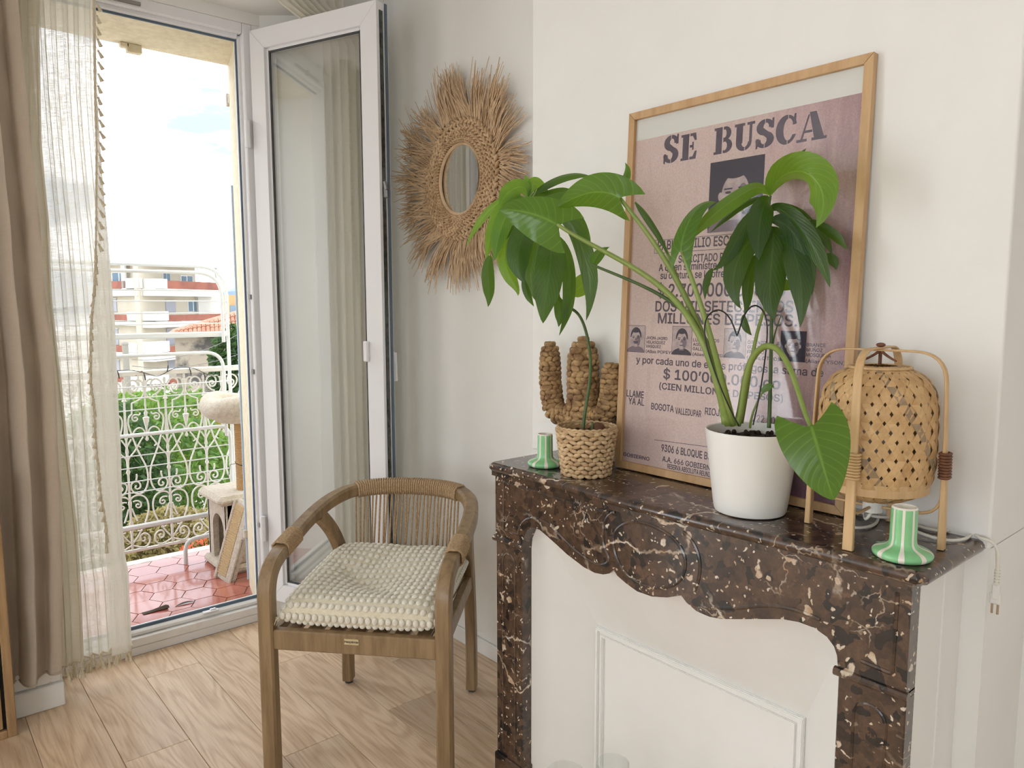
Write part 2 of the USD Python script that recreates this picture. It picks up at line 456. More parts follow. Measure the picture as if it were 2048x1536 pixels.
# chimney breast with softly rounded arrises, open below the mantel
pr = Polygon(outline).buffer(-0.006).buffer(0.006, quad_segs=4)
breast = thing("wall_right", "white painted chimney breast above the mantel", "wall", **ST)
up = extrude(pr, CEIL - 0.955)
up.apply_translation([0, 0, 0.955])
obj("wall_section", up, M["wall"], breast, smooth=35)
obj("wall_section", bx(XW, XA, Y0, 0.50, 0, 0.956), M["gloss_white"], breast)
obj("wall_section", bx(XW, XA, 1.52, Y1, 0, 0.956), M["wall"], breast)
obj("wall_near", bx(-3.0, XA + 0.1, -2.7, -2.6, 0, CEIL), M["wall"], None, "white wall behind the camera", "wall", **ST)
ws = thing("wall_far_side", "white wall with an added window at the left of the room", "wall", **ST)
for a in [(-3.1, -3.0, -2.6, -1.5, 0, CEIL), (-3.1, -3.0, 0.3, YO, 0, CEIL), (-3.1, -3.0, -1.5, 0.3, 0, 0.65), (-3.1, -3.0, -1.5, 0.3, 2.35, CEIL)]:
    obj("wall_section", bx(*a), M["wall"], ws)
obj("ceiling", bx(-3.1, XA + 0.1, -2.7, 3.19, CEIL, CEIL + 0.1), M["ceiling"], None, "plain white ceiling", "ceiling", **ST)

# baseboards
bb = thing("baseboard_back", "white baseboard along the alcove wall", "baseboard", **ST)
obj("board", bx(XA - 0.014, XA, Y1, YW, 0, 0.062, 0.004), M["gloss_white"], bb)
bl = thing("baseboard_left", "tall white baseboard block left of the door", "baseboard", **ST)
obj("board", bx(-0.9, 0.402, YW - 0.022, YW + 0.21, 0, 0.085, 0.004), M["gloss_white"], bl)
obj("board", bx(-0.9, 0.398, YW - 0.008, YW + 0.21, 0.085, 0.15, 0.006), M["gloss_white"], bl)

# second window (left of the view; its daylight falls on the mantel wall)
w1 = thing("window_1", "white casement window left of the view", "window", **ST)
for a in [(W0, W0 + 0.06), (W1 - 0.06, W1), ((W0 + W1) / 2 - 0.06, (W0 + W1) / 2 + 0.06)]:
    obj("stile", bx(a[0], a[1], 2.97, 3.04, 0.12, 2.5, 0.006), M["pvc"], w1)
for z in (0.12, 2.43):
    obj("rail", bx(W0, W1, 2.97, 3.04, z, z + 0.07, 0.006), M["pvc"], w1)
w2 = thing("window_2", "added white casement window for fill light at the left of the room", "window", **ST)  # unseen window, added to carry the rear fill light
for y in (-1.5, -0.64, 0.24):
    obj("stile", bx(-3.06, -3.0, y, y + 0.06, 0.65, 2.35, 0.006), M["pvc"], w2)
for z in (0.65, 2.29):
    obj("rail", bx(-3.06, -3.0, -1.5, 0.3, z, z + 0.06, 0.006), M["pvc"], w2)

# ------------------------------------------------------------ French door: fixed frame and threshold
d1 = thing("door_1", "white plastic frame and threshold of the open balcony door", "door frame", **ST)
FY = 3.125
obj("frame_stile", join([bx(1.214, 1.252, FY, 3.20, 0.096, 2.545, 0.004), bx(1.203, 1.218, 3.155, 3.20, 0.09, 2.50, 0.003)]), M["pvc"], d1)
obj("frame_stile", join([bx(0.40, 0.47, FY, 3.20, 0.096, 2.545, 0.004)]), M["pvc"], d1)
head = [bx(0.4705, 1.2135, FY, 3.20, 2.502, 2.545, 0.004), bx(0.4705, 1.2025, 3.15, 3.20, 2.486, 2.505, 0.003)]
obj("frame_head", join(head), M["pvc"], d1)
obj("roller_guide", join([bx(0.55, 0.83, 3.118, 3.135, 2.512, 2.526, 0.002), bx(0.70, 0.705, 3.112, 3.13, 2.505, 2.53)]), M["steel"], d1, "grey metal strip on the door head")
th = [bx(0.39, 1.262, FY + 0.006, 3.22, 0.0, 0.035, 0.002), bx(0.40, 1.25, FY, 3.22, 0.037, 0.072, 0.003), bx(0.40, 1.25, FY + 0.02, 3.22, 0.072, 0.094, 0.006)]
obj("threshold", join(th), M["sill_white"], d1)
gk = [bx(0.47, 1.203, 3.168, 3.176, 0.094, 0.106), bx(1.197, 1.2035, 3.166, 3.174, 0.10, 2.49), bx(0.47, 1.203, 3.168, 3.176, 2.478, 2.487)]
obj("gasket", join(gk), M["gasket"], d1, "blue grey rubber seal of the frame")
for z in (0.42, 1.10, 1.42):
    obj("striker", bx(1.206, 1.2145, 3.135, 3.15, z, z + 0.02, 0.001), M["steel"], d1)
obj("striker", join([bx(0.955, 1.02, FY + 0.012, FY + 0.034, 0.094, 0.100, 0.002), bx(0.985, 1.01, FY + 0.018, FY + 0.03, 0.100, 0.106, 0.002)]), M["pvc"], d1)
for z in (0.42, 2.10):
    obj("hinge", join([tube([(1.215, FY - 0.012, z - 0.055), (1.215, FY - 0.012, z + 0.055)], 0.0115, 12), bx(1.212, 1.24, FY - 0.008, FY + 0.004, z - 0.05, z + 0.05, 0.002)]), M["pvc"], d1)

# ------------------------------------------------------------ the open door leaf (glazed)
HX, HY = 1.236, 3.108
ld = unit([0.232, -0.60, 0.0])                  # from hinge to free edge
ln = np.array([-ld[1], ld[0], 0.0]) * -1.0      # towards the outer face that we see
if ln @ np.array([-1, -0.5, 0]) < 0:
    ln = -ln
LW, LT = 0.655, 0.068
LZ0, LZ1 = 0.095, 2.512
O = np.array([HX, HY, 0.0])


def lf(m):
    """leaf frame: x from hinge to free edge, y across the thickness away from the outer face, z up"""
    r = place(m, O, ld, -ln, np.array([0, 0, 1.0]))
    return r if r.volume > 0 else inv(r)


d2 = thing("door_2", "open glazed balcony door leaf with white frame", "door", **ST)
sw = 0.078


def member(pts, d):
    """a mitred frame member of the leaf: outline in the leaf's plane, thickness d"""
    m = place(extrude(Polygon(pts).buffer(-0.0004), d), (0, 0, 0), (1, 0, 0), (0, 0, 1), (0, 1, 0))
    return m if m.volume > 0 else inv(m)


obj("stile", lf(join([member([(0, LZ0), (sw, LZ0 + sw), (sw, LZ1 - sw), (0, LZ1)], LT), bx(sw - 0.002, sw + 0.012, 0.012, 0.05, LZ0 + sw, LZ1 - sw, 0.003)])), M["pvc"], d2)
obj("stile", lf(join([member([(LW, LZ0), (LW, LZ1), (LW - sw, LZ1 - sw), (LW - sw, LZ0 + sw)], LT - 0.022), bx(LW - 0.028, LW + 0.001, LT - 0.0215, LT, LZ0, LZ1, 0.003), bx(LW - sw - 0.012, LW - sw + 0.002, 0.012, 0.045, LZ0 + sw, LZ1 - sw, 0.003)])), M["pvc"], d2)
for zo, zi in ((LZ0, LZ0 + sw), (LZ1, LZ1 - sw)):
    zz = (zi - 0.002, zi + 0.012) if zi > zo else (zi - 0.012, zi + 0.002)
    obj("rail", lf(join([member([(0, zo), (LW, zo), (LW - sw, zi), (sw, zi)], LT - 0.022), bx(sw + 0.012, LW - sw - 0.012, 0.012, 0.045, zz[0], zz[1], 0.003)])), M["pvc"], d2)
g0, g1, gz0, gz1 = sw + 0.008, LW - sw - 0.008, LZ0 + 0.086, LZ1 - 0.086
obj("glass", lf(bx(g0, g1, 0.022, 0.028, gz0, gz1)), M["pane"], d2, "tall pane reflecting sky and houses")
obj("gasket", lf(join([bx(g0, g0 + 0.009, 0.014, 0.022, gz0, gz1), bx(g1 - 0.009, g1, 0.014, 0.022, gz0, gz1), bx(g0, g1, 0.014, 0.022, gz0, gz0 + 0.009), bx(g0, g1, 0.014, 0.022, gz1 - 0.009, gz1)])), M["dark_gasket"], d2)
lock = [bx(LW, LW + 0.003, LT - 0.052, LT - 0.034, LZ0 + 0.05, LZ1 - 0.03)]
for z in (0.35, 0.55, 0.74, 0.98, 1.55, 1.75, 1.98, 2.2, 2.35):
    lock.append(bx(LW + 0.002, LW + 0.006, LT - 0.05, LT - 0.038, z, z + 0.05, 0.001))
    lock.append(place(trimesh.creation.icosphere(1, 0.004), (LW + 0.004, LT - 0.043, z - 0.06), (1, 0, 0), (0, 1, 0), (0, 0, 1)))
obj("lock_strip", lf(join(lock)), M["dark_steel"], d2, "dark metal lock strip on the leaf edge")
obj("gasket", lf(bx(LW + 0.0005, LW + 0.005, LT - 0.022, LT - 0.010, LZ0, LZ1)), M["gasket"], d2)
obj("lock_bolt", lf(join([tube([(LW + 0.004, LT - 0.045, 1.86), (LW + 0.012, LT - 0.045, 1.83)], 0.008, 8), bx(LW + 0.002, LW + 0.012, LT - 0.052, LT - 0.034, 1.80, 1.85, 0.003)])), M["steel"], d2)
obj("pull_handle", lf(join([bx(LW - 0.088, LW - 0.066, -0.016, 0.002, 1.175, 1.255, 0.004)])), M["pvc"], d2, "small white outer pull grip")
obj("door_handle", lf(join([tube([(LW - 0.035, LT, 1.20), (LW - 0.035, LT + 0.045, 1.20)], 0.009, 10), tube(fillet([(LW - 0.035, LT + 0.045, 1.205), (LW - 0.035, LT + 0.05, 1.09)], 0.01), 0.011, 10), bx(LW - 0.05, LW - 0.02, LT - 0.001, LT + 0.008, 1.13, 1.27, 0.002)])), M["pvc"], d2)

# ------------------------------------------------------------ fireplace insert: painted splays, sloping hood and a moulded panel
# ============================================================ MARBLE MANTEL
XF = 1.265                                        # face of the frieze and the legs
ZM = 0.97
YC = 1.007


def mp(px, py, x=XF):
    p = L.at(px, py, 0, x)
    return (p[1], p[2])


def bow(y):
    t = (np.asarray(y) - YC) / 0.40
    return 0.013 * np.where(np.abs(t) < 1, 0.5 + 0.5 * np.cos(np.pi * np.clip(t, -1, 1)), 0)


arch = [mp(*p) for p in [(1043, 1100), (1045, 1082), (1054, 1060), (1066, 1055), (1080, 1060), (1106, 1082), (1136, 1108), (1171, 1133), (1194, 1144), (1212, 1147), (1224, 1145), (1234, 1138),
                         (1241, 1149), (1259, 1164), (1282, 1180), (1311, 1190), (1341, 1192), (1369, 1188), (1379, 1202), (1399, 1220), (1423, 1231), (1446, 1236), (1487, 1237), (1518, 1237),
                         (1567, 1238), (1598, 1244), (1629, 1256), (1654, 1274), (1668, 1293), (1674, 1311), (1676, 1338)]]
YL, YR = 1.557, 0.468
ZT = 0.945
ZJ = 0.757                                       # the astragal between leg and frieze
leg_l_in, leg_r_in = arch[0][0], arch[-1][0]


def deform(m, f=1.0):
    m.vertices[:, 0] -= f * bow(m.vertices[:, 1])
    return m


def yz_extrude(poly, x0, x1, size=0.03):
    """a (y, z) outline extruded from x0 (front) to x1 (back)"""
    m = extrude(poly, x1 - x0)
    m = place(m, (x0, 0, 0), (0, 1, 0), (0, 0, 1), (1, 0, 0))
    if size:
        v, f = trimesh.remesh.subdivide_to_size(m.vertices, m.faces, size)
        m = trimesh.Trimesh(v, f)
    return m


mantel = thing("fireplace", "carved dark brown marble fireplace with pale flecks, scalloped frieze and white closing panel", "fireplace")
# shelf slab with a rounded nose
poly = Polygon([(1.238, 0.438), (1.238, 1.562), (XW, 1.562), (XW, 0.438)])
layers = [(0.0, 0.010), (0.004, 0.004), (0.010, 0.0), (0.016, 0.0), (0.022, 0.004), (0.025, 0.010)]
ys = np.linspace(1.562, 0.438, 70)


def slab_ring(off, z):
    c = 0.012
    pts = [(XW, 1.562 - off), (1.238 + off + c, 1.562 - off), (1.238 + off, 1.562 - off - c)]
    pts += [(1.238 + off - bow(y), y) for y in np.linspace(1.545, 0.455, 60)]
    pts += [(1.238 + off, 0.438 + off + c), (1.238 + off + c, 0.438 + off), (XW, 0.438 + off)]
    return np.array([(x, y, z) for x, y in pts])


rings = [slab_ring(o, ZM - 0.026 + z) for z, o in layers]
R = np.array(rings)
sl = grid(R)
caps = []
for ring, flip in ((R[-1], 1), (R[0], -1)):
    v2, f2 = trimesh.creation.triangulate_polygon(Polygon(ring[:, :2]), engine="earcut")
    caps.append(trimesh.Trimesh(np.c_[v2, np.full(len(v2), ring[0, 2])], np.asarray(f2)[:, ::flip]))
slab = join([sl] + caps)
slab.merge_vertices()
trimesh.repair.fix_normals(slab)
obj("shelf", slab, M["marble"], mantel, smooth=50)
cove = yz_extrude(Polygon([(YL + 0.004, 0.930), (YL + 0.004, 0.946), (YR - 0.004, 0.946), (YR - 0.004, 0.930)]), XF - 0.010, XF + 0.05, 0.03)
obj("cornice", deform(cove), M["marble"], mantel)
fr = Polygon([(YL, ZJ), (YL, ZT), (YR, ZT), (YR, ZJ - 0.012), (leg_r_in, ZJ - 0.012)] + arch[::-1] + [(leg_l_in, ZJ)]).buffer(0)
front = yz_extrude(fr, XF, XF + 0.035, 0.025)
obj("frieze", deform(front), M["marble"], mantel)
for y0, y1, zt in ((leg_l_in, YL, ZJ - 0.012), (YR, leg_r_in, ZJ - 0.020)):
    obj("leg", bx(XF + 0.002, XF + 0.037, y0, y1, 0.0, zt, 0.002), M["marble"], mantel)
    yy = np.array([y0 - 0.004, y1 + 0.006])
    obj("astragal", join([tube([(XF, yy[0], zt + 0.006), (XF, yy[1], zt + 0.006)], 0.0085, 10), bx(XF - 0.002, XF + 0.037, y0, y1, zt, zt + 0.012, 0.001)]), M["marble"], mantel)
    obj("plinth", bx(XF - 0.006, XF + 0.04, y0 - 0.004, y1 + 0.004, 0.0, 0.12, 0.004), M["marble"], mantel)

# raised edge lines of the sunk panels
def line(px, r=0.0040, n=6, closed=False, x=XF, extra=0.0):
    pts = [mp(*p) for p in px]
    P = np.array([(x + 0.0006 - bow(y), y, z) for y, z in pts])
    P = fillet(P, 0.006) if not closed else P
    return tube(P, r, n, up=(1, 0, 0), closed=closed)


curvepts = lambda pts, n=40: [tuple(q) for q in spline([(a, b) for a, b in pts], n)]
lines = [
    [(1007, 1060), (1008, 963)] + curvepts([(1008, 963), (1068, 982), (1150, 1006), (1225, 1024)], 20),
    curvepts([(1237, 1022), (1220, 1034), (1212, 1058), (1214, 1090), (1223, 1112), (1222, 1122), (1208, 1128), (1192, 1124), (1165, 1108), (1130, 1078), (1100, 1050), (1075, 1038), (1056, 1038), (1044, 1048), (1036, 1069)], 90) + [(1006, 1058)],
]
for ln_ in lines:
    obj("panel_moulding", line(ln_), M["marble"], mantel)
med = curvepts([(1234, 1085), (1240, 1058), (1262, 1044), (1290, 1043), (1320, 1053), (1352, 1073), (1372, 1100), (1377, 1130), (1366, 1158), (1345, 1171), (1315, 1172), (1285, 1163), (1256, 1140), (1238, 1108), (1234, 1085)], 80)
obj("medallion", line(med[:-1], closed=True), M["marble"], mantel)
obj("panel_moulding", line(curvepts([(1372, 1062), (1392, 1083), (1404, 1115), (1404, 1150), (1393, 1182)], 30)), M["marble"], mantel)
obj("panel_moulding", line(curvepts([(1408, 1208), (1440, 1214), (1490, 1214), (1530, 1211), (1565, 1214), (1600, 1223), (1640, 1240)], 50)), M["marble"], mantel)
obj("panel_moulding", line([(1795, 1185), (1784, 1348), (1722, 1322)]), M["marble"], mantel)
for y0, y1, zt in ((leg_l_in, YL, 0.715), (YR, leg_r_in, 0.70)):
    w = (y1 - y0)
    a, b = y0 + 0.26 * w, y1 - 0.26 * w
    r = (b - a) / 2
    t = np.linspace(0, np.pi, 14)
    P = [(a, 0.14)] + [((a + b) / 2 - r * math.cos(q), zt - r + r * math.sin(q) * 1.1) for q in t] + [(b, 0.14), ]
    P = np.array([(XF + 0.0024, y, z) for y, z in P])
    obj("panel_moulding", tube(P, 0.003, 6, up=(1, 0, 0)), M["marble"], mantel)

# ------------------------------------------------------------ white painted firebox insert
fb = mantel
XB = 1.43
pl, prr = L.at(1195, 1245, 0, XB), L.at(1612, 1440, 0, XB)
PYL, PYR, PZ = pl[1], prr[1], (pl[2] + prr[2]) / 2
xf2 = XF + 0.036
ridge_l, ridge_r = arch[3], arch[28]
tops = arch[3:29]
n = len(tops)
rows = []
for t in np.linspace(0, 1, 14):
    row = []
    for i, (y, z) in enumerate(tops):
        q = i / (n - 1)
        yb = PYL + (PYR - PYL) * (tops[0][0] - y) / (tops[0][0] - tops[-1][0])
        x0 = xf2 - bow(y)
        row.append((x0 + (XB - x0) * t, y + (yb - y) * t, z + (PZ - z) * t))
    rows.append(row)
hood = grid(rows)
th2 = hood.copy()
th2.vertices = th2.vertices + np.array([0.012, 0, 0.012])
th2.invert()
obj("hood", join([hood, th2]), M["gloss_white"], fb, smooth=True)


la = [(leg_l_in, 0.0)] + arch[:4]
ra = arch[28:] + [(leg_r_in, 0.0)]
for a, yb in ((la, PYL), (ra, PYR)):
    P = []
    for t in np.linspace(0, 1, 8):
        col = []
        for k, (y, z) in enumerate(a):
            full = max(q[1] for q in a)
            col.append((xf2 + (XB - xf2) * t, y + (yb - y) * t, z + (PZ * z / full - z) * t))
        P.append(col)
    s1 = grid(P)
    s2 = s1.copy()
    s2.vertices = s2.vertices + np.array([0, 0.012 if yb == PYL else -0.012, 0])
    s2.invert()
    obj("splay", join([s1, s2]), M["gloss_white"], fb, smooth=True)
obj("closing_panel", bx(XB, XB + 0.02, PYR, PYL, 0, PZ), M["gloss_white"], fb)
def ring(o0, o1, d):
    """a moulding of the closing panel between two distances from its edge, standing d proud"""
    g = sbox(PYR + o0, -0.01, PYL - o0, PZ - o0).difference(sbox(PYR + o1, -0.02, PYL - o1, PZ - o1))
    m = place(extrude(g, d + 0.004), (XB - d, 0, 0), (0, 1, 0), (0, 0, 1), (1, 0, 0))
    return m if m.volume > 0 else inv(m)


obj("panel_moulding", join([ring(*a) for a in ((0.0, 0.0275, 0.005), (0.001, 0.012, 0.009), (0.003, 0.010, 0.0115), (0.018, 0.0265, 0.008), (0.0195, 0.0245, 0.010))]), M["gloss_white"], fb)
# right and left cheeks of the mantel, painted white
ck = ck2 = mantel
obj("cheek_board", bx(XF + 0.037, XW, YR + 0.001, YR + 0.02, 0, 0.944, 0.001), M["gloss_white"], ck)
obj("cover_strip", bx(1.405, 1.409, YR - 0.002, YR + 0.002, 0, 0.944), M["gloss_white"], ck)
obj("cheek_board", bx(XF + 0.037, XW, YL - 0.02, YL - 0.001, 0, 0.944, 0.001), M["gloss_white"], ck2)
# ============================================================ BALCONY
M["white_iron"] = mat("white_painted_iron", S(222, 220, 212), 0.5, S(206, 200, 188), scale=14, lo=0.5, hi=0.75, bump=0.3, bscale=120, bdist=0.001)
M["rusty_iron"] = mat("rust_flecked_white_iron", S(220, 216, 206), 0.5, S(160, 102, 58), scale=26, lo=0.66, hi=0.72, detail=6)
M["white_tube"] = mat("white_coated_tube", S(218, 222, 222), 0.35)
M["tomette"] = mat("red_hexagon_tile", S(152, 82, 70), 0.14, S(164, 98, 84), scale=5, per_object=4.0, bump=0.08, bscale=20, coat=1.0)
M["grout"] = mat("tile_grout", S(150, 126, 116), 0.9)
M["stone"] = mat("balcony_edge_stone", S(214, 208, 198), 0.7, S(186, 176, 164), scale=18)
M["plush"] = mat("cream_plush", S(222, 210, 192), 0.95, S(200, 186, 164), scale=60, bump=1.0, bscale=260, bdist=0.006, sheen=0.5)
M["sisal"] = mat("sisal_rope", S(206, 172, 126), 0.9, S(176, 138, 94), scale=12, stretch=(6, 6, 90), bump=0.8, bscale=8, bdist=0.004)
M["sisal_mat"] = mat("sisal_mat", S(214, 190, 150), 0.9, S(184, 154, 112), scale=10, stretch=(10, 10, 70), bump=0.8, bscale=8, bdist=0.003)
M["cave"] = mat("cat_house_lining", S(120, 100, 80), 0.95)
M["black_wire"] = mat("black_wire", S(38, 40, 42), 0.5)
M["debris"] = mat("dry_leaf", S(70, 56, 44), 0.8)

ZB = 0.022
bf = thing("balcony_floor", "balcony floor of glossy red hexagonal tiles outside the open door", "balcony floor", kind="structure")
obj("slab", bx(-2.4, 1.9, 3.19, 4.20, -0.2, ZB - 0.006), M["grout"], bf)
obj("edge_stone", bx(-2.4, 1.9, 4.20, 4.275, -0.2, ZB + 0.002, 0.004), M["stone"], bf)
hexr = 0.082
hexp = Polygon([(hexr * math.cos(math.radians(60 * k)), hexr * math.sin(math.radians(60 * k))) for k in range(6)]).buffer(-0.002)
area = sbox(-0.25, 3.192, 1.86, 4.198)
far = []
ha = 0.166
for i in range(-20, 19):
    for j in range(0, 9):
        cx, cy = 0.95 + i * 1.5 * hexr, 3.22 + j * hexr * math.sqrt(3) + (hexr * math.sqrt(3) / 2 if i % 2 else 0)
        g = affinity.translate(hexp, cx, cy).intersection(sbox(-2.38, 3.215, 1.89, 4.198))
        if g.is_empty or g.area < 1e-4:
            continue
        m = extrude(g, 0.006)
        m.apply_translation([0, 0, ZB - 0.006 + rng.uniform(-0.0006, 0.0006)])
        if cx > 0.2:
            obj("tile", m, M["tomette"], bf)
        else:
            far.append(m)
obj("tile_field", join(far), M["tomette"], bf, kind="stuff")

# outer wall of the house around the door
ow = thing("wall_exterior", "cream roughcast outer jamb and wall beside the balcony door", "wall", kind="structure")
jp = extrude(Polygon([(1.208, 3.195), (1.296, 3.525), (1.9, 3.525), (1.9, 3.195)]), 3.6)
jp.apply_translation([0, 0, -0.2])
obj("jamb", jp, M["stucco"], ow)
jl = extrude(Polygon([(-1.5, 3.195), (0.43, 3.195), (0.12, 3.525), (-1.5, 3.525)]), 3.6)
jl.apply_translation([0, 0, -0.2])
obj("jamb", jl, M["stucco"], ow)
obj("lintel", bx(0.0, 1.9, 3.195, 3.525, 2.485, 3.4), M["stucco"], ow)
obj("painted_edge", bx(1.288, 1.302, 3.5255, 3.531, 0.05, 1.95, 0.001), M["blue_paint"], ow)
for z, (px, py) in ((0, (458, 198)), (0, (478, 640)), (0, (488, 1068))):
    p = L.at(px, py, 1, 3.53)
    obj("shutter_pintle", join([bx(p[0] - 0.004, p[0] + 0.02, 3.515, 3.545, p[2] - 0.02, p[2] + 0.02, 0.003), tube([(p[0], 3.545, p[2] - 0.03), (p[0], 3.545, p[2] + 0.025)], 0.008, 8)]), M["stone"], ow)
p = L.at(265, 33, 1, 3.50)
obj("shutter_catch", join([bx(p[0] - 0.03, p[0] + 0.028, 3.49, 3.52, 2.45, 2.486, 0.003), bx(p[0] - 0.055, p[0] - 0.02, 3.49, 3.52, 2.466, 2.486, 0.004)]), M["stucco"], ow)

# ------------------------------------------------------------ wrought iron railing
YR_ = 4.15
rail = thing("balcony_railing", "white wrought iron balcony railing with scrolls, hearts and spear bars", "railing")
PX0, PER = 1.121, 0.1985


def rp(u, v, o=700):
    q = L.at(210 + u / 5.121, o + v / 5.121, 1, YR_)
    return (q[0] - PX0, q[2])


def lo_(u, v):
    return rp(u, v, 940)


def curl(c, r0, r1, a0, turns, n=26):
    t = np.linspace(0, 1, n)
    a = a0 + turns * 2 * np.pi * t
    r = r0 + (r1 - r0) * t
    return [(c[0] + r[i] * math.cos(a[i]), c[1] + r[i] * math.sin(a[i])) for i in range(n)]


def arc2(pts, n=26):
    return [tuple(q) for q in spline([(a, b) for a, b in pts], n)]


def strand(pts, r=0.0046, k=6):
    return tube(np.array([(x, 0.0, z) for x, z in pts]), r, k, up=(0, 1, 0))


half = []
H = PER / 2
# outlines of one half bay, from the spear bar (x = 0) to the spindle (x = H)
A1 = [rp(700, 372), rp(720, 360), rp(712, 340), rp(688, 345), rp(678, 372), rp(700, 398), rp(735, 385), rp(748, 345), rp(738, 305), rp(700, 285), rp(662, 300), rp(640, 335), rp(646, 378), rp(672, 412), rp(705, 435), rp(735, 440)]
half.append(strand(arc2(A1, 60)))
half.append(strand(arc2([rp(720, 300), rp(752, 282), rp(782, 300), rp(803, 340)])))
half.append(strand(arc2([rp(805, 410), rp(780, 460), rp(735, 492), rp(690, 512)]) + [rp(690, 560), rp(690, 622)], 0.0042))
half.append(strand(arc2([rp(770, 605), rp(755, 628), rp(720, 626), rp(697, 645), rp(700, 678), rp(728, 688), rp(745, 668), rp(730, 652), rp(716, 662)], 44), 0.0040))
half.append(strand(arc2([rp(690, 622), rp(664, 650), rp(655, 700), rp(672, 775), rp(696, 850)]) + [rp(740, 965), rp(800, 1085)] + arc2([rp(800, 1085), rp(832, 1160), rp(845, 1250), rp(832, 1340), rp(790, 1400), rp(735, 1408), rp(692, 1378), rp(680, 1335), rp(700, 1298), rp(742, 1290), rp(770, 1318), rp(764, 1352), rp(738, 1362), rp(722, 1345), rp(736, 1330)], 60)))
half.append(strand(arc2([rp(703, 822), rp(722, 780), rp(762, 756), rp(800, 772), rp(818, 815)]), 0.0042))
half.append(strand(arc2([rp(800, 845), rp(766, 900), rp(734, 960), rp(700, 1010), rp(668, 1050), rp(655, 1100)]), 0.0042))
half.append(strand([rp(775, 950), rp(742, 925)], 0.0036))
half.append(strand(arc2([rp(636, 1010), rp(640, 960), rp(662, 910), rp(684, 868)]), 0.0042))
half.append(strand(arc2([rp(733, 1215), rp(736, 1240), rp(730, 1275)], 8), 0.0046))
B1 = [lo_(664, 300), lo_(676, 240), lo_(712, 205), lo_(770, 195), lo_(822, 222), lo_(846, 280), lo_(848, 350), lo_(830, 425)]
half.append(strand(arc2(B1, 40)))
half.append(strand(arc2([lo_(700, 262), lo_(735, 250), lo_(768, 262), lo_(776, 300), lo_(750, 318), lo_(728, 300), lo_(742, 284), lo_(756, 292)], 44), 0.0042))
half.append(strand([lo_(690, 330), lo_(712, 390), lo_(742, 450)], 0.0044))
half.append(strand([lo_(830, 425), lo_(815, 468)], 0.0044))
half.append(strand(arc2([lo_(684, 690), lo_(730, 630), lo_(765, 570), lo_(800, 500)]), 0.0046))
half.append(strand([lo_(742, 550), lo_(790, 545)], 0.0036))
half.append(strand(arc2([lo_(690, 695), lo_(750, 706), lo_(815, 706), lo_(852, 672), lo_(862, 620), lo_(838, 580), lo_(796, 576), lo_(772, 608), lo_(782, 645), lo_(808, 646), lo_(818, 622), lo_(802, 614)], 60)))
half = join(half)
mir = half.copy()
mir.vertices[:, 0] *= -1
mir.invert()


def bar(prof, x):
    m = lathe([(0, prof[0][1])] + prof + [(0, prof[-1][1])], 10)
    m.apply_translation([x, 0, 0])
    return m


sp_prof = [(0.004, 0.120), (0.007, 0.145), (0.006, 0.20), (0.010, 0.262), (0.006, 0.272), (0.006, 0.33), (0.0095, 0.374), (0.006, 0.385), (0.0055, 0.52), (0.011, 0.535), (0.006, 0.548), (0.007, 0.60), (0.005, 0.70),
           (0.0125, 0.728), (0.0105, 0.742), (0.006, 0.80), (0.0052, 0.90), (0.013, 0.905), (0.007, 0.915), (0.0045, 0.93), (0.0045, 0.99), (0.009, 1.005), (0.003, 1.018)]
sd_prof = [(0.004, 0.688), (0.009, 0.698), (0.003, 0.715), (0.004, 0.735), (0.006, 0.76), (0.017, 0.812), (0.006, 0.818), (0.010, 0.836), (0.004, 0.85), (0.0045, 0.92), (0.012, 0.975), (0.016, 1.0), (0.006, 1.005), (0.006, 1.03)]
bay = join([half, mir, bar(sp_prof, 0.0)])
spd = bar(sd_prof, H)
for k in range(-15, 3):
    x = PX0 + k * PER
    for nm, m in (("scroll_panel", bay), ("spindle", spd)):
        q = m.copy()
        q.apply_translation([x, YR_, 0])
        obj(nm, q, M["white_iron"], rail, smooth=45)
x0, x1 = PX0 - 15.6 * PER, PX0 + 2.7 * PER
obj("top_rail", bx(x0, x1, YR_ - 0.022, YR_ + 0.022, 1.032, 1.060, 0.005), M["rusty_iron"], rail, "top rail with rust flecks")
obj("bottom_rail", bx(x0, x1, YR_ - 0.008, YR_ + 0.008, 0.106, 0.122, 0.003), M["white_iron"], rail)
for x in (x0 + 0.02, 0.3, x1 - 0.02):
    obj("post", bx(x - 0.011, x + 0.011, YR_ - 0.011, YR_ + 0.011, ZB - 0.01, 1.04, 0.003), M["white_iron"], rail)

# ------------------------------------------------------------ white tubular drying rack standing in front of the railing
rk = thing("drying_rack", "white tubular folding rack with rounded corners standing against the railing", "rack")
YK = 4.06
xl, xr = -0.15, 1.433
obj("frame_tube", tube(fillet([(xl, YK, 0.10), (xl, YK, 1.599), (xr, YK, 1.599), (xr, YK, 0.10)], 0.15, 10), 0.0095, 10, up=(0, 1, 0)), M["white_tube"], rk, smooth=True)
obj("frame_tube", tube(fillet([(xl + 0.03, YK - 0.03, 0.9), (xl + 0.03, YK - 0.03, 1.564), (xr - 0.035, YK - 0.03, 1.564), (xr - 0.035, YK - 0.03, 1.197)], 0.13, 10), 0.0095, 10, up=(0, 1, 0)), M["white_tube"], rk, smooth=True)
obj("frame_tube", tube(fillet([(xl + 0.04, YK - 0.04, 0.3), (xl + 0.04, YK - 0.04, 1.146), (xr - 0.045, YK - 0.04, 1.146), (xr - 0.045, YK - 0.04, 0.69)], 0.10, 10), 0.0095, 10, up=(0, 1, 0)), M["white_tube"], rk, smooth=True)
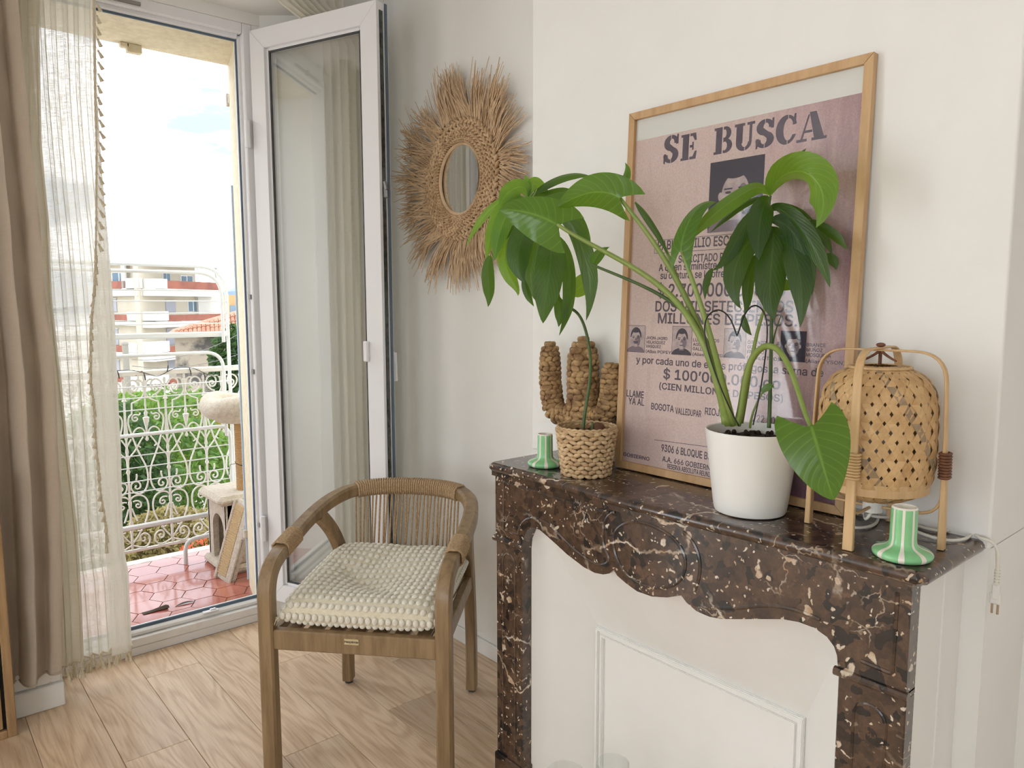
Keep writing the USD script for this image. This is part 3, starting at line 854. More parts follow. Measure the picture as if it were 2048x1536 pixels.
obj("frame_tube", tube(fillet([(xl + 0.04, YK - 0.02, 0.25), (xl + 0.04, YK - 0.02, 0.742), (xr - 0.02, YK - 0.02, 0.742), (xr - 0.02, YK - 0.02, 0.25)], 0.07, 8), 0.010, 10, up=(0, 1, 0)), M["white_tube"], rk, smooth=True)
obj("flat_bar", bx(xl, xr, YK - 0.012, YK + 0.008, 1.2255, 1.255, 0.006), M["white_tube"], rk)
obj("flat_bar", bx(xl, xr - 0.02, YK - 0.05, YK - 0.03, 0.262, 0.288, 0.006), M["white_tube"], rk)
for z in (1.471, 1.416, 1.354, 1.2985, 0.984, 0.928, 0.867, 0.634, 0.573, 0.502, 0.446):
    obj("wire_bar", tube([(xl, YK - 0.005, z), (xr, YK - 0.005, z)], 0.0032, 6), M["white_tube"], rk)
ft = [(1.152, YK - 0.02, ZB), (1.152, YK - 0.02, 0.150), (1.47, YK - 0.02, 0.158)]
obj("foot", tube(fillet(ft, 0.075, 8), 0.011, 10, up=(0, 1, 0)), M["white_tube"], rk, smooth=True)
ft = [(-0.02, YK - 0.02, ZB), (-0.02, YK - 0.02, 0.166), (-0.30, YK - 0.02, 0.17)]
obj("foot", tube(fillet(ft, 0.075, 8), 0.011, 10, up=(0, 1, 0)), M["white_tube"], rk, smooth=True)
for x in (xl, xr):
    obj("foot", bx(x - 0.012, x + 0.012, YK - 0.012, YK + 0.03, ZB, 0.11, 0.004), M["white_tube"], rk)

# string lights clipped along the top rail
slp = [(0.40, 1.058), (0.62, 1.062), (0.80, 1.062), (0.93, 1.066), (1.02, 1.048), (1.085, 1.028), (1.16, 1.060), (1.225, 1.064), (1.27, 1.055), (1.33, 1.022), (1.40, 1.01)]
st_ = thing("string_light", "thin black string light wire draped along the top rail of the balcony", "string lights")
sw_ = spline([(x, YR_ - 0.026, z) for x, z in slp], 80)
obj("wire", tube(sw_, 0.0016, 5), M["black_wire"], st_)
for k in (22, 31, 41, 52, 63, 71):
    q = sw_[k]
    dz = -0.04 if k % 2 else 0.035
    obj("bulb", tube([q, q + [0.004, -0.004, dz * 0.5], q + [0.006, -0.004, dz]], [0.0018, 0.0030, 0.0024], 6), M["black_wire"], st_)

# scrap lying by the threshold
q = L.at(312, 1222, 2, ZB)
db = thing("dry_leaf", "curled dark dry leaf on the red tiles near the threshold", "dead leaf")
g = grid([[(q[0] - 0.055 + 0.11 * u, q[1] - 0.012 + 0.03 * v, ZB + 0.002 + 0.020 * u * (1 - abs(2 * v - 1) * 0.8) * (1 if u < 0.97 else 0.6)) for v in np.linspace(0, 1, 6)] for u in np.linspace(0, 1, 10)])
obj("blade", g, M["debris"], db, smooth=True)
q = L.at(372, 1207, 2, ZB)
dl = obj("dry_leaf", grid([[(q[0] - 0.05 + 0.10 * u, q[1] - 0.01 + 0.02 * v * math.sin(math.pi * min(1, u + 0.05)), ZB + 0.001 + 0.006 * math.sin(3 * u)) for v in np.linspace(0, 1, 4)] for u in np.linspace(0, 1, 8)]), M["debris"], None, "thin flat brown scrap of leaf lying on a tile joint", "dead leaf")

# ------------------------------------------------------------ cat tree
ct = thing("cat_tree", "cream plush cat tree with sisal post, arched den and scratching ramp", "cat tree")
bxx, byy = 1.245, 3.70                            # near left corner of the den
obj("base", bx(1.24, 1.80, 3.70, 4.03, ZB, ZB + 0.045, 0.015), M["plush"], ct)
den = sbox(0, 0, 0.28, 0.335).difference(unary_union([Point(0.15, 0.17).buffer(0.080), sbox(0.07, 0.0, 0.23, 0.17)]))
dn = extrude(den, 0.03)
walls = [place(dn, (1.265, 4.00, ZB + 0.045), (0, -1, 0), (0, 0, 1), (1, 0, 0)),
         bx(1.265, 1.70, 3.97, 4.00, ZB + 0.045, 0.40, 0.008), bx(1.67, 1.70, 3.72, 4.00, ZB + 0.045, 0.40, 0.008), bx(1.265, 1.70, 3.72, 3.75, ZB + 0.045, 0.40, 0.008)]
obj("den_wall", join([w if w.volume > 0 else inv(w) for w in walls]), M["plush"], ct)
obj("den_floor", bx(1.29, 1.68, 3.75, 3.97, ZB + 0.046, ZB + 0.052), M["cave"], ct)
obj("den_roof", bx(1.218, 1.75, 3.68, 4.015, 0.388, 0.438, 0.02), M["plush"], ct)
post = [(0.042, 0.43), (0.042, 0.80)]
pc = (1.395, 3.80)
rr = []
for i, z in enumerate(np.arange(0.436, 0.80, 0.0062)):
    rr += [(0.0405, z), (0.0428, z + 0.0031)]
obj("post", lathe([(0, 0.43)] + rr + [(0, 0.805)], 28, (pc[0], pc[1], 0)), M["sisal"], ct, "sisal wrapped post", smooth=60)
obj("cord", tube([(pc[0] + 0.0435 * math.cos(a), pc[1] + 0.0435 * math.sin(a), 0.58 + 0.01 * math.sin(a)) for a in np.linspace(0, 2 * np.pi, 30)] + [(pc[0] - 0.06, pc[1] + 0.03, 0.57), (pc[0] - 0.075, pc[1] + 0.03, 0.50)], 0.0015, 5), M["black_wire"], ct)
bed = []
for a in np.linspace(0, 2 * np.pi, 40, endpoint=False):
    bed.append((pc[0] + 0.150 * math.cos(a), pc[1] + 0.165 * math.sin(a), 0.885 + 0.012 * math.sin(3 * a + 1)))
obj("bed_bolster", tube(bed, 0.052, 14, up=(0, 0, 1), closed=True), M["plush"], ct, smooth=True)
obj("bed_base", lathe([(0, 0.80), (0.12, 0.80), (0.19, 0.845), (0.19, 0.865), (0.0, 0.868)], 32, (pc[0], pc[1], 0)), M["plush"], ct, smooth=40)
# ramp leaning on the roof's front edge
ra0, ra1 = np.array([1.205, 3.735, ZB + 0.006]), np.array([1.302, 3.665, 0.432])
rdir = unit(ra1 - ra0)
rs = unit(np.array([0.30, -0.95, 0]))
rs = unit(rs - rdir * (rs @ rdir))
rnn = np.cross(rs, rdir)
if rnn @ np.array([-0.8, -0.3, 0.3]) < 0:
    rnn = -rnn
RL = np.linalg.norm(ra1 - ra0)


def ramp(m):
    r = place(m, ra0, rs, rdir, rnn)
    return r if r.volume > 0 else inv(r)


obj("ramp_board", ramp(bx(0.0, 0.125, 0, RL, -0.03, 0.008, 0.010)), M["plush"], ct)
obj("ramp_mat", ramp(bx(0.018, 0.085, 0.03, RL - 0.02, 0.007, 0.012, 0.002)), M["sisal_mat"], ct, "ribbed sisal scratching mat")
obj("ramp_ridge", ramp(join([bx(0.018, 0.085, 0.035 + 0.0125 * k, 0.041 + 0.0125 * k, 0.010, 0.0145, 0.001) for k in range(int((RL - 0.06) / 0.0125))])), M["sisal_mat"], ct)
obj("ramp_edge", ramp(join([bx(-0.002, 0.018, 0, RL, 0.004, 0.016, 0.004), bx(0.085, 0.127, 0, RL, 0.004, 0.014, 0.004)])), M["plush"], ct)
# ============================================================ OUTSIDE, BEYOND THE BALCONY
M["render_white"] = mat("white_render", S(206, 205, 198), 0.8, S(194, 191, 182), scale=0.4)
M["render_cream"] = mat("cream_render", S(198, 190, 172), 0.8, S(188, 179, 160), scale=0.4)
M["terracotta_panel"] = mat("terracotta_balcony_panel", S(146, 84, 62), 0.5, S(122, 66, 50), scale=0.6)
M["shutter"] = mat("grey_shutter", S(160, 162, 170), 0.6)
M["far_glass"] = mat("dark_window_glass", S(96, 116, 130), 0.08)
M["far_frame"] = mat("far_window_frame", S(236, 236, 236), 0.5)
M["roof_tile"] = mat("terracotta_roof_tile", S(158, 98, 72), 0.8, S(182, 138, 112), scale=1.6, stretch=(1, 1, 1), detail=6)
M["stained"] = mat("stained_old_render", S(160, 150, 134), 0.9, S(82, 79, 76), scale=0.9, detail=8, lo=0.46, hi=0.58)
M["ochre"] = mat("ochre_render", S(200, 160, 112), 0.8)
M["concrete"] = mat("weathered_concrete", S(150, 146, 136), 0.9)
M["paving"] = mat("pale_paving", S(196, 190, 180), 0.85, S(178, 170, 158), scale=0.5)
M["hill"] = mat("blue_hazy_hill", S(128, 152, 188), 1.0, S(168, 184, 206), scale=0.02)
M["cable"] = mat("grey_cable", S(120, 118, 114), 0.6)


def leafy(name, a, b, tr, rough=0.55):
    M[name] = mat(name, a, rough, b, scale=3.0, translucent=tr, tfac=0.35, detail=3, lo=0.4, hi=0.6)


leafy("hedge_leaf", S(70, 104, 50), S(102, 134, 64), S(126, 154, 64))
leafy("yellow_leaf", S(120, 122, 52), S(148, 138, 64), S(150, 148, 56))
leafy("dark_leaf", S(40, 66, 36), S(62, 88, 46), S(74, 100, 44))
leafy("tan_leaf", S(128, 118, 76), S(150, 136, 92), S(150, 138, 80))
leafy("flower_petal", S(190, 104, 50), S(176, 68, 62), S(190, 104, 50))
M["bark"] = mat("bark", S(98, 80, 62), 0.9)

obj("ground", bx(-80, 220, 5.2, 240, -6.3, -6.0), M["paving"], None, "pale paved ground and street level far below the balcony", "ground", kind="structure")
obj("house_facade", bx(-12, 12, 3.53, 4.2, -6.0, -0.2), M["stucco"], None, "cream outer wall below the balcony", "wall", kind="structure")


def foliage(center, rad, n, size, seed, shell=0.35):
    r = np.random.default_rng(seed)
    d = r.normal(size=(n, 3))
    d /= np.linalg.norm(d, axis=1, keepdims=True)
    lump = 0.72 + 0.5 * meshkit.fbm(d * 2.3 + seed, 3, seed)
    rr_ = (1 - shell * r.random(n) ** 1.5) * lump
    C = np.asarray(center) + d * rr_[:, None] * np.asarray(rad)
    ax = d * 0.7 + r.normal(size=(n, 3)) * 0.7 + np.array([0, 0, -0.5])
    ax /= np.linalg.norm(ax, axis=1, keepdims=True)
    sd = np.cross(ax, r.normal(size=(n, 3)))
    sd /= np.linalg.norm(sd, axis=1, keepdims=True)
    nn = np.cross(sd, ax)
    s = size * (0.6 + 0.8 * r.random(n))[:, None]
    V = np.stack([C - ax * s * 0.5, C + sd * s * 0.24 + nn * s * 0.05, C + ax * s * 0.6 - nn * s * 0.12, C - sd * s * 0.24 + nn * s * 0.05], 1).reshape(-1, 3)
    k = np.arange(n)[:, None] * 4
    F = np.vstack([k + [0, 1, 2], k + [0, 2, 3]])
    return trimesh.Trimesh(V, F, process=False)


def shrub(name, label, cat, px, py, depth, rad, n, size, mat_, seed, ground=-6.0, group=None):
    c = L.deep(px, py, depth)
    t = thing(name, label, cat, group)
    obj("foliage", foliage(c, rad, n, size, seed), M[mat_], t, kind="stuff")
    obj("trunk", tube(spline([(c[0] + 0.1, c[1], ground), (c[0] - 0.05, c[1] + 0.05, (ground + c[2]) / 2), (c[0], c[1], c[2])], 8), np.linspace(0.09, 0.03, 8), 7), M["bark"], t)
    return t


shrub("garden_tree", "bright green leafy tree filling the gaps of the railing at its middle", "tree", 300, 960, 8.2, (1.0, 0.9, 1.0), 9000, 0.085, "hedge_leaf", 11)
shrub("garden_tree", "deeper green leafy tree behind the left end of the railing by the sheer curtain", "tree", 225, 1010, 6.6, (0.55, 0.6, 0.9), 6000, 0.08, "dark_leaf", 12)
shrub("garden_tree", "yellow green leafy tree behind the cat tree post", "tree", 440, 900, 11.5, (0.75, 0.8, 0.8), 5000, 0.10, "yellow_leaf", 13)
shrub("garden_tree", "mid green tree behind the railing just left of the cat bed", "tree", 372, 880, 14.0, (1.0, 0.9, 0.9), 5200, 0.12, "hedge_leaf", 14)
shrub("garden_bush", "straw coloured bush seen low between the railing scrolls", "bush", 340, 1085, 5.9, (0.42, 0.26, 0.28), 4200, 0.05, "tan_leaf", 15)
shrub("garden_bush", "low bush dotted with orange red flowers under the railing at right", "bush", 436, 1070, 7.4, (0.40, 0.3, 0.24), 1800, 0.055, "tan_leaf", 16)
shrub("flower_bush", "small orange and red blossoms below the rack's bent foot tube", "flowers", 410, 1100, 5.0, (0.2, 0.12, 0.08), 260, 0.03, "flower_petal", 17)
shrub("street_tree", "dark green tree beside the stained wall of the old house", "tree", 470, 735, 17, (0.55, 0.6, 1.05), 2000, 0.16, "dark_leaf", 18)
shrub("street_tree", "rounded green tree top standing before the lowest apartment balconies", "tree", 270, 845, 18, (1.5, 1.2, 0.75), 2200, 0.2, "hedge_leaf", 19)

# ------------------------------------------------------------ apartment block
CORNER = L.deep(285, 597, 66.0)
dR = np.array([math.sin(math.radians(50)), math.cos(math.radians(50)), 0])
dL = np.array([math.sin(math.radians(-14)), math.cos(math.radians(-14)), 0])
UPV = np.array([0, 0, 1.0])


def outward(d):
    n = np.array([d[1], -d[0], 0])
    return n if n @ (L.o - CORNER) > 0 else -n


def facade(d):
    n = outward(d)

    def to(u, v):
        r = L.ray(210 + u / 5.297, 490 + v / 5.297)
        t = ((CORNER - L.o) @ n) / (r @ n)
        q = L.o + t * r - CORNER
        return q @ d, q[2] + CORNER[2]

    def block(u0, u1, v0, v1, b0, b1):
        uz = (u0 + u1) / 2 if d is dR else min(u1, 395)
        a0, z0 = to(u0, (v0 + v1) / 2)[0], to(uz, v1)[1]
        a1, z1 = to(u1, (v0 + v1) / 2)[0], to(uz, v0)[1]
        m = bx(a0, a1, b0, b1, z0, z1)
        A = place(m, (CORNER[0], CORNER[1], 0), d, n, UPV)
        return A if A.volume > 0 else inv(A)
    return to, block


tR, bR = facade(dR)
tL, bL = facade(dL)
ap = thing("apartment_building", "white and cream apartment block with terracotta balcony fronts across the street", "building")
obj("wall", bR(395, 990, 215, 1900, -0.5, 0), M["render_cream"], ap)
obj("wall", bL(-60, 395, 195, 1900, -0.5, 0), M["render_cream"], ap)
obj("side_wall", bR(985, 1225, 402, 1900, -8, 0.3), M["render_white"], ap)
obj("roof_slab", bR(395, 1095, 150, 222, -0.6, 1.4), M["render_white"], ap)
obj("roof_slab", bL(-60, 400, 132, 200, -0.6, 0.5), M["render_white"], ap)
obj("roof_box", bL(150, 320, 118, 150, -0.6, -0.1), M["render_white"], ap)
for v0, v1 in ((470, 545), (800, 862), (1140, 1195), (1470, 1530)):
    obj("balcony_slab", bR(395, 1100, v0, v1, 0, 1.3), M["render_white"], ap)
    obj("balcony_slab", bL(-60, 397, v0, v1 - 6, 0, 0.5), M["render_white"], ap)
for u0, u1, v0, v1 in ((525, 1098, 390, 470), (540, 1105, 735, 802), (550, 1000, 1052, 1135), (545, 1000, 1385, 1465)):
    obj("balcony_front", bR(u0, u1, v0, v1, 1.2, 1.3), M["terracotta_panel"], ap)
    obj("parapet", bR(395, u0, v0 - 32, v1, 0.0, 1.3), M["render_white"], ap)
for u0, u1, v0, v1 in ((-40, 275, 380, 458), (-40, 290, 738, 815), (-40, 305, 1068, 1138), (-40, 320, 1400, 1470)):
    obj("balcony_front", bL(u0, u1, v0, v1, 0.45, 0.5), M["terracotta_panel"], ap)
    obj("parapet", bL(u1, 397, v0 - 32, v1, 0.0, 0.5), M["render_white"], ap)
obj("pillar", bL(228, 270, 200, 470, 0.35, 0.5), M["render_white"], ap)
obj("pillar", bR(1060, 1072, 222, 400, 1.1, 1.25), M["render_white"], ap)


def win(bk, u0, u1, v0, v1, shutter=False):
    w = obj("window", bk(u0, u1, v0, v1, 0.0, 0.06), M["shutter"] if shutter else M["far_frame"], ap)
    if not shutter:
        n = 2
        for k in range(n):
            a = u0 + (u1 - u0) * (k + 0.08) / n
            b = u0 + (u1 - u0) * (k + 0.92) / n
            obj("pane", bk(a, b, v0 + 5, v1 - 3, 0.05, 0.08), M["far_glass"], w.GetPrim() if hasattr(w, "GetPrim") else w)
    else:
        obj("shutter_head", bk(u0 - 4, u1 + 4, v0 - 8, v0, 0.0, 0.15), M["render_white"], w)


for a in ((610, 685, 295, 395, False), (800, 925, 325, 400, False), (640, 745, 590, 712, True), (875, 985, 592, 705, False), (650, 740, 890, 1060, True), (665, 735, 1198, 1320, True)):
    win(bR, *a)
for a in ((80, 230, 290, 385, False), (60, 128, 572, 705, True), (60, 145, 890, 1060, True), (60, 160, 1220, 1390, True)):
    win(bL, *a)

# ------------------------------------------------------------ old house with a tiled roof
oh = thing("old_house", "old house with stained grey wall and orange tiled roof right of the apartment block", "house")
D = 30.0
wl0 = L.deep(349, 672, D)
w0 = np.array([*wl0[:2], 0])
hd = np.array([math.cos(math.radians(18)), -math.sin(math.radians(18)), 0])
hn = np.array([hd[1], -hd[0], 0])
if hn @ (L.o - w0) < 0:
    hn = -hn
HW = 7.0
zt_ = wl0[2]


def hs(m):
    r = place(m, w0, hd, hn, UPV)
    return r if r.volume > 0 else inv(r)


obj("wall", hs(bx(0, HW, -6, 0, -6, zt_)), M["stained"], oh)
obj("eave", hs(bx(-0.3, HW + 0.3, 0, 0.35, zt_ - 0.02, zt_ + 0.10)), M["render_white"], oh)
rise = 1.55
rib = []
nr = 46
for k in range(nr):
    a0 = -0.3 + (HW + 0.6) * k / nr
    w_ = (HW + 0.6) / nr
    inset = 2.2 * max(0, 1 - (a0 + 0.3) / 4.9)
    s1 = 1 - inset / 2.2
    if s1 < 0.04:
        continue
    P0, P1 = np.array([a0 + w_ / 2, 0.45, zt_ + 0.10]), np.array([a0 + w_ / 2, 0.45 - 3.4 * s1, zt_ + 0.10 + rise * s1])
    nt = max(2, int(9 * s1))
    for q in range(nt):
        A_, B_ = P0 + (P1 - P0) * q / nt, P0 + (P1 - P0) * (q + 1.05) / nt
        rib.append(tube([A_ + [0, 0, 0.03], B_ + [0, 0, -0.01]], w_ * 0.5, 6))
obj("roof_tiles", hs(join(rib)), M["roof_tile"], oh, kind="stuff")
slope = trimesh.Trimesh([(-0.3, 0.45, zt_ + 0.08), (HW + 0.3, 0.45, zt_ + 0.08), (HW + 0.3, -2.95, zt_ + 0.08 + rise), (4.6, -2.95, zt_ + 0.08 + rise), (-0.3, -6.3, zt_ + 0.08), (HW + 0.3, -6.3, zt_ + 0.08)],
                        [(0, 1, 2), (0, 2, 3), (0, 3, 4), (4, 3, 2), (4, 2, 5)])
obj("roof_base", hs(slope), M["roof_tile"], oh)

# ochre house, hill, pole and cables
c0 = L.deep(480, 640, 90)
oc = thing("ochre_house", "narrow ochre house far off beside the door jamb", "house")
obj("wall", bx(c0[0] - 1.2, c0[0] + 8, c0[1], c0[1] + 8, -6, L.deep(470, 590, 90)[2]), M["ochre"], oc)
q = L.deep(466, 619, 90)
obj("window", bx(q[0] - 0.6, q[0] + 0.6, q[1] - 3.3, q[1] - 0.2, q[2] - 0.5, q[2] + 0.5), M["far_glass"], oc)
hc = L.deep(500, 600, 900)
hx, hz = np.linspace(-400, 700, 60), None
hp = np.array([hc + (x - 0) * np.array([0.76, -0.65, 0]) for x in hx])
top_ = 26 + 26 * meshkit.fbm(np.c_[hx / 130.0, hx * 0, hx * 0], 4, 3) * np.clip((hx + 60) / 60, 0, 1) - 40 * np.clip(-hx / 300, 0, 1)
hg = grid([[(*p[:2], -10) for p in hp], [(p[0] - 6, p[1] - 6, t * 0.6) for p, t in zip(hp, top_)], [(p[0] + 40, p[1] + 40, t) for p, t in zip(hp, top_)], [(p[0] + 160, p[1] + 160, -10) for p in hp]])
obj("hill", hg, M["hill"], None, "distant blue hazy hill on the horizon beside the jamb", "hill", kind="structure", smooth=True)
pt, pb = L.deep(250, 688, 14), L.deep(258, 760, 14)
up_ = thing("utility_pole", "grey concrete utility pole in front of the apartment block", "pole")
obj("shaft", tube([(pt[0], pt[1], -6), (pt[0], pt[1], pt[2] - 0.02), (pt[0], pt[1], pt[2])], [0.12, 0.055, 0.04], 10), M["concrete"], up_)
obj("cap", trimesh.creation.icosphere(2, 0.06).apply_translation([pt[0], pt[1], pt[2]]), M["concrete"], up_)
for k, (a, b, dz) in enumerate((((255, 720), (520, 640), 0.0), ((255, 733), (560, 670), 0.0))):
    A_, B_ = np.array([pt[0] + 0.10, pt[1], L.deep(*a, 14)[2]]), L.deep(*b, 15)
    t = np.linspace(0, 1, 20)[:, None]
    P = A_ + (B_ - A_) * t - np.array([0, 0, 0.25]) * (4 * t * (1 - t))
    obj("overhead_cable", tube(P, 0.006, 5), M["cable"], None, ["upper thin overhead cable leaving the pole to the right", "lower thin overhead cable leaving the pole to the right"][k], "cable")
# house across the street seen in the door glass
rh = thing("facing_house", "pale house with chimney stack and tiled lean-to, seen reflected in the door pane", "house")
c1 = np.array([-24.0, 14.5, 0])
e1, e2 = unit([0.36, 0.93, 0]), unit([0.93, -0.36, 0])


def fh(m):
    r = place(m, c1, e1, e2, UPV)
    return r if r.volume > 0 else inv(r)


obj("wall", fh(bx(-5, 9, -6, 0, -6, 5.4)), M["render_white"], rh)
obj("roof", fh(bx(-5.3, 9.3, -6, 0.4, 5.4, 5.7)), M["concrete"], rh)
obj("chimney", fh(join([bx(-1.2, 0.8, -3, -2, 5.6, 7.2)] + [bx(-1.0 + 0.45 * k, -0.75 + 0.45 * k, -2.7, -2.4, 7.2, 7.6) for k in range(4)])), M["render_white"], rh)
for a, z in ((-3, 2.6), (0.2, 2.6), (3.4, 2.6), (0.2, -0.4), (3.4, -0.4)):
    w = obj("window", fh(bx(a, a + 1.2, 0, 0.08, z, z + 1.6)), M["far_frame"], rh)
    for k in range(2):
        obj("pane", fh(bx(a + 0.08 + 0.56 * k, a + 0.56 + 0.56 * k, 0.07, 0.1, z + 0.08, z + 1.5)), M["far_glass"], w)
obj("lean_to_roof", fh(place(bx(-4, 7, 0, 4, 0, 0.2), (0, 0.1, 1.6), (1, 0, 0), unit([0, 0.9, -0.42]), unit([0, 0.42, 0.9]))), M["roof_tile"], rh)
obj("lean_to_wall", fh(bx(-4, 7, 0, 3.4, -6, -0.1)), M["stained"], rh)
# ============================================================ CURTAINS
def cloth(name, cola, colb, tr, tfac, clear, weave):
    """linen: warp and weft noise vary colour and see-through gaps"""
    n = {"tc": ("texture_coordinate", {}),
         "ma": ("mapping", {"mapping_type": "point", "scale": (weave, weave, weave * 0.05)}), "mb": ("mapping", {"mapping_type": "point", "scale": (weave * 0.06, weave * 0.06, weave)}),
         "na": ("noise_texture", {"scale": 1.0, "detail": 2.0}), "nb": ("noise_texture", {"scale": 1.0, "detail": 2.0}), "ad": ("math", {"math_type": "add"}), "hf": ("math", {"math_type": "multiply", "value2": 0.5}),
         "r": ("rgb_ramp", {"ramp": [(0.3, cola), (0.7, colb)]}), "p": ("principled_bsdf", {"roughness": 0.95, "specular_ior_level": 0.1, "sheen_weight": 0.15}),
         "b": ("bump", {"strength": 0.5, "distance": 0.0015}), "t": ("translucent_bsdf", {"color": tr}), "m": ("mix_closure", {"fac": tfac})}
    l = [("tc.object", "ma.vector"), ("tc.object", "mb.vector"), ("ma.vector", "na.vector"), ("mb.vector", "nb.vector"), ("na.fac", "ad.value1"), ("nb.fac", "ad.value2"), ("ad.value", "hf.value1"),
         ("hf.value", "r.fac"), ("r.color", "p.base_color"), ("hf.value", "b.height"), ("b.normal", "p.normal"), ("p.BSDF", "m.closure1"), ("t.BSDF", "m.closure2")]
    out = "m.closure"
    if clear:
        n["mr"] = ("map_range", {"clamp": True, "from_min": 0.40, "from_max": 0.60, "to_min": clear + 0.16, "to_max": max(clear - 0.16, 0.02)})
        n["tr"] = ("transparent_bsdf", {})
        n["my"] = ("mix_closure", {})
        l += [("hf.value", "mr.value"), ("mr.result", "my.fac"), ("m.closure", "my.closure1"), ("tr.BSDF", "my.closure2")]
        out = "my.closure"
    return usdkit.material(stage, "/World/Looks/" + name, n, l, surface=out)


M["sheer"] = cloth("white_sheer_linen", S(240, 236, 224), S(232, 226, 212), (0.86, 0.84, 0.78), 0.5, 0.22, 420)
M["drape"] = cloth("beige_drape_cloth", S(214, 200, 182), S(202, 188, 170), (0.60, 0.50, 0.40), 0.30, 0, 600)
M["lining"] = cloth("cream_linen", S(236, 229, 212), S(226, 218, 198), (0.78, 0.72, 0.58), 0.5, 0.03, 500)
M["trim"] = mat("cream_cotton_trim", S(226, 214, 190), 0.95, S(206, 192, 166), scale=60, bump=0.5, bscale=200)


def zx(pixels, y):
    """(z, x) samples of an edge seen at pixels, in the plane y"""
    q = np.array([L.at(px, py, 1, y) for px, py in pixels])
    o = np.argsort(q[:, 2])
    return q[o, 2], q[o, 0]


def cloth_mesh(f, ns, nz, z0, z1, thick=0.0012):
    P = np.array([[f(s, z) for s in np.linspace(0, 1, ns)] for z in np.linspace(z0, z1, nz)])
    return grid(P)


# --- white sheer linen with tassel trim
SY = 2.985
cz, cxr = zx([(188, -60), (188, 100), (190, 200), (196, 290), (204, 380), (212, 450), (215, 480), (220, 538), (224, 582), (230, 655), (234, 743), (239, 845), (242, 900), (245, 1046), (250, 1105), (258, 1149), (263, 1266), (265, 1300)], SY)
ez, exx = zx([(186, -60), (186, 0), (188, 117), (190, 205), (193, 293), (192, 450), (190, 530), (187, 585), (183, 625), (180, 665), (180, 715), (182, 772), (187, 815), (190, 860), (193, 900), (199, 973), (204, 1002), (209, 1032), (212, 1076), (211, 1105)], SY - 0.05)
ZH = 0.112


def sheer_pt(s, z):
    xr_, xe_ = np.interp(z, cz, cxr), np.interp(z, ez, exx)
    xl_ = 0.385 + 0.03 * (1 - z / 2.5)
    amp = 0.012 + 0.010 * (1 - z / 2.6)
    if s < 0.78:
        t = s / 0.78
        ph = 2 * math.pi * 7.5 * t
        x = xl_ + (xr_ - xl_) * (t + 0.018 * math.sin(2 * ph + 0.6 * z))
        y = SY + amp * math.sin(ph + 0.5 * math.sin(1.3 * z)) * min(1, (1 - t) * 8) + 0.006 * math.sin(19 * t + 2 * z)
    else:
        t = (s - 0.78) / 0.22
        e = t * t * (3 - 2 * t)
        x = xr_ + (xe_ - xr_) * t + 0.004 * math.sin(9 * t + 3 * z) * t * (1 - t)
        y = SY - 0.05 * math.sin(math.pi * 0.5 * min(1, t * 3)) + 0.003 * math.sin(6 * z + 3 * t)
    return (x, y, z)


shc = thing("sheer_curtain", "white sheer linen curtain edged with small tassels hanging at the left of the open door", "curtain")
obj("cloth", cloth_mesh(sheer_pt, 190, 90, ZH, 2.60), M["sheer"], shc, smooth=True)


def tassel(h, r, seed=0):
    t = np.array([(0.0009, 0.0), (0.0009, -0.30 * h), (r * 0.55, -0.34 * h), (r * 0.62, -0.42 * h), (r * 0.45, -0.46 * h), (r * 0.6, -0.55 * h), (r * 1.0, -0.98 * h), (0, -h)])
    m = lathe([(0, 0.0)] + [tuple(q) for q in t], 7)
    return m if m.volume > 0 else inv(m)


# trim cord and the tassels along the leading edge
zs = np.arange(2.545, ez[0] + 0.02, -0.0385)
cord = [np.array(sheer_pt(1.0, z)) + [0, -0.004, 0] for z in np.linspace(2.60, ez[0], 160)]
obj("trim_cord", tube(cord, [0.0026 + 0.0013 * (k % 2) for k in range(160)], 6), M["trim"], shc)
for k, z in enumerate(zs):
    q = np.array(sheer_pt(1.0, z)) + [0.004, -0.005, 0]
    a = (0.42 if z > 1.62 else -0.18) + 0.12 * math.sin(7.3 * k)
    m = tassel(0.040, 0.0068)
    m.apply_transform(trimesh.transformations.rotation_matrix(a, [0, -1, 0]))
    m.apply_translation(q)
    obj("tassel", m, M["trim"], shc)
hem = [np.array(sheer_pt(s, ZH)) for s in np.linspace(0.02, 0.80, 200)]
obj("hem_band", tube([h + [0, -0.001, 0.002] for h in hem], 0.0030, 5), M["trim"], shc)
for k, s in enumerate(np.linspace(0.04, 0.79, 27)):
    m = tassel(0.056, 0.0062)
    m.apply_transform(trimesh.transformations.rotation_matrix(0.25 * math.sin(5.1 * k), [0, 1, 0]))
    m.apply_translation(np.array(sheer_pt(s, ZH)) + [0, -0.003, 0])
    obj("tassel", m, M["trim"], shc)

# --- cream linen curtain between the sheer and the drape
lz, lx = zx([(96, -60), (94, 60), (98, 300), (112, 440), (118, 600), (136, 760), (150, 900), (168, 1060), (176, 1200), (180, 1320)], 2.935)


def lin_pt(s, z):
    xr_ = np.interp(z, lz, lx) - 0.02
    xl_ = 0.20
    ph = 2 * math.pi * 6 * s
    return (xl_ + (xr_ - xl_) * s + 0.006 * math.sin(2 * ph), 2.93 + 0.016 * math.sin(ph + 0.4 * z), z)


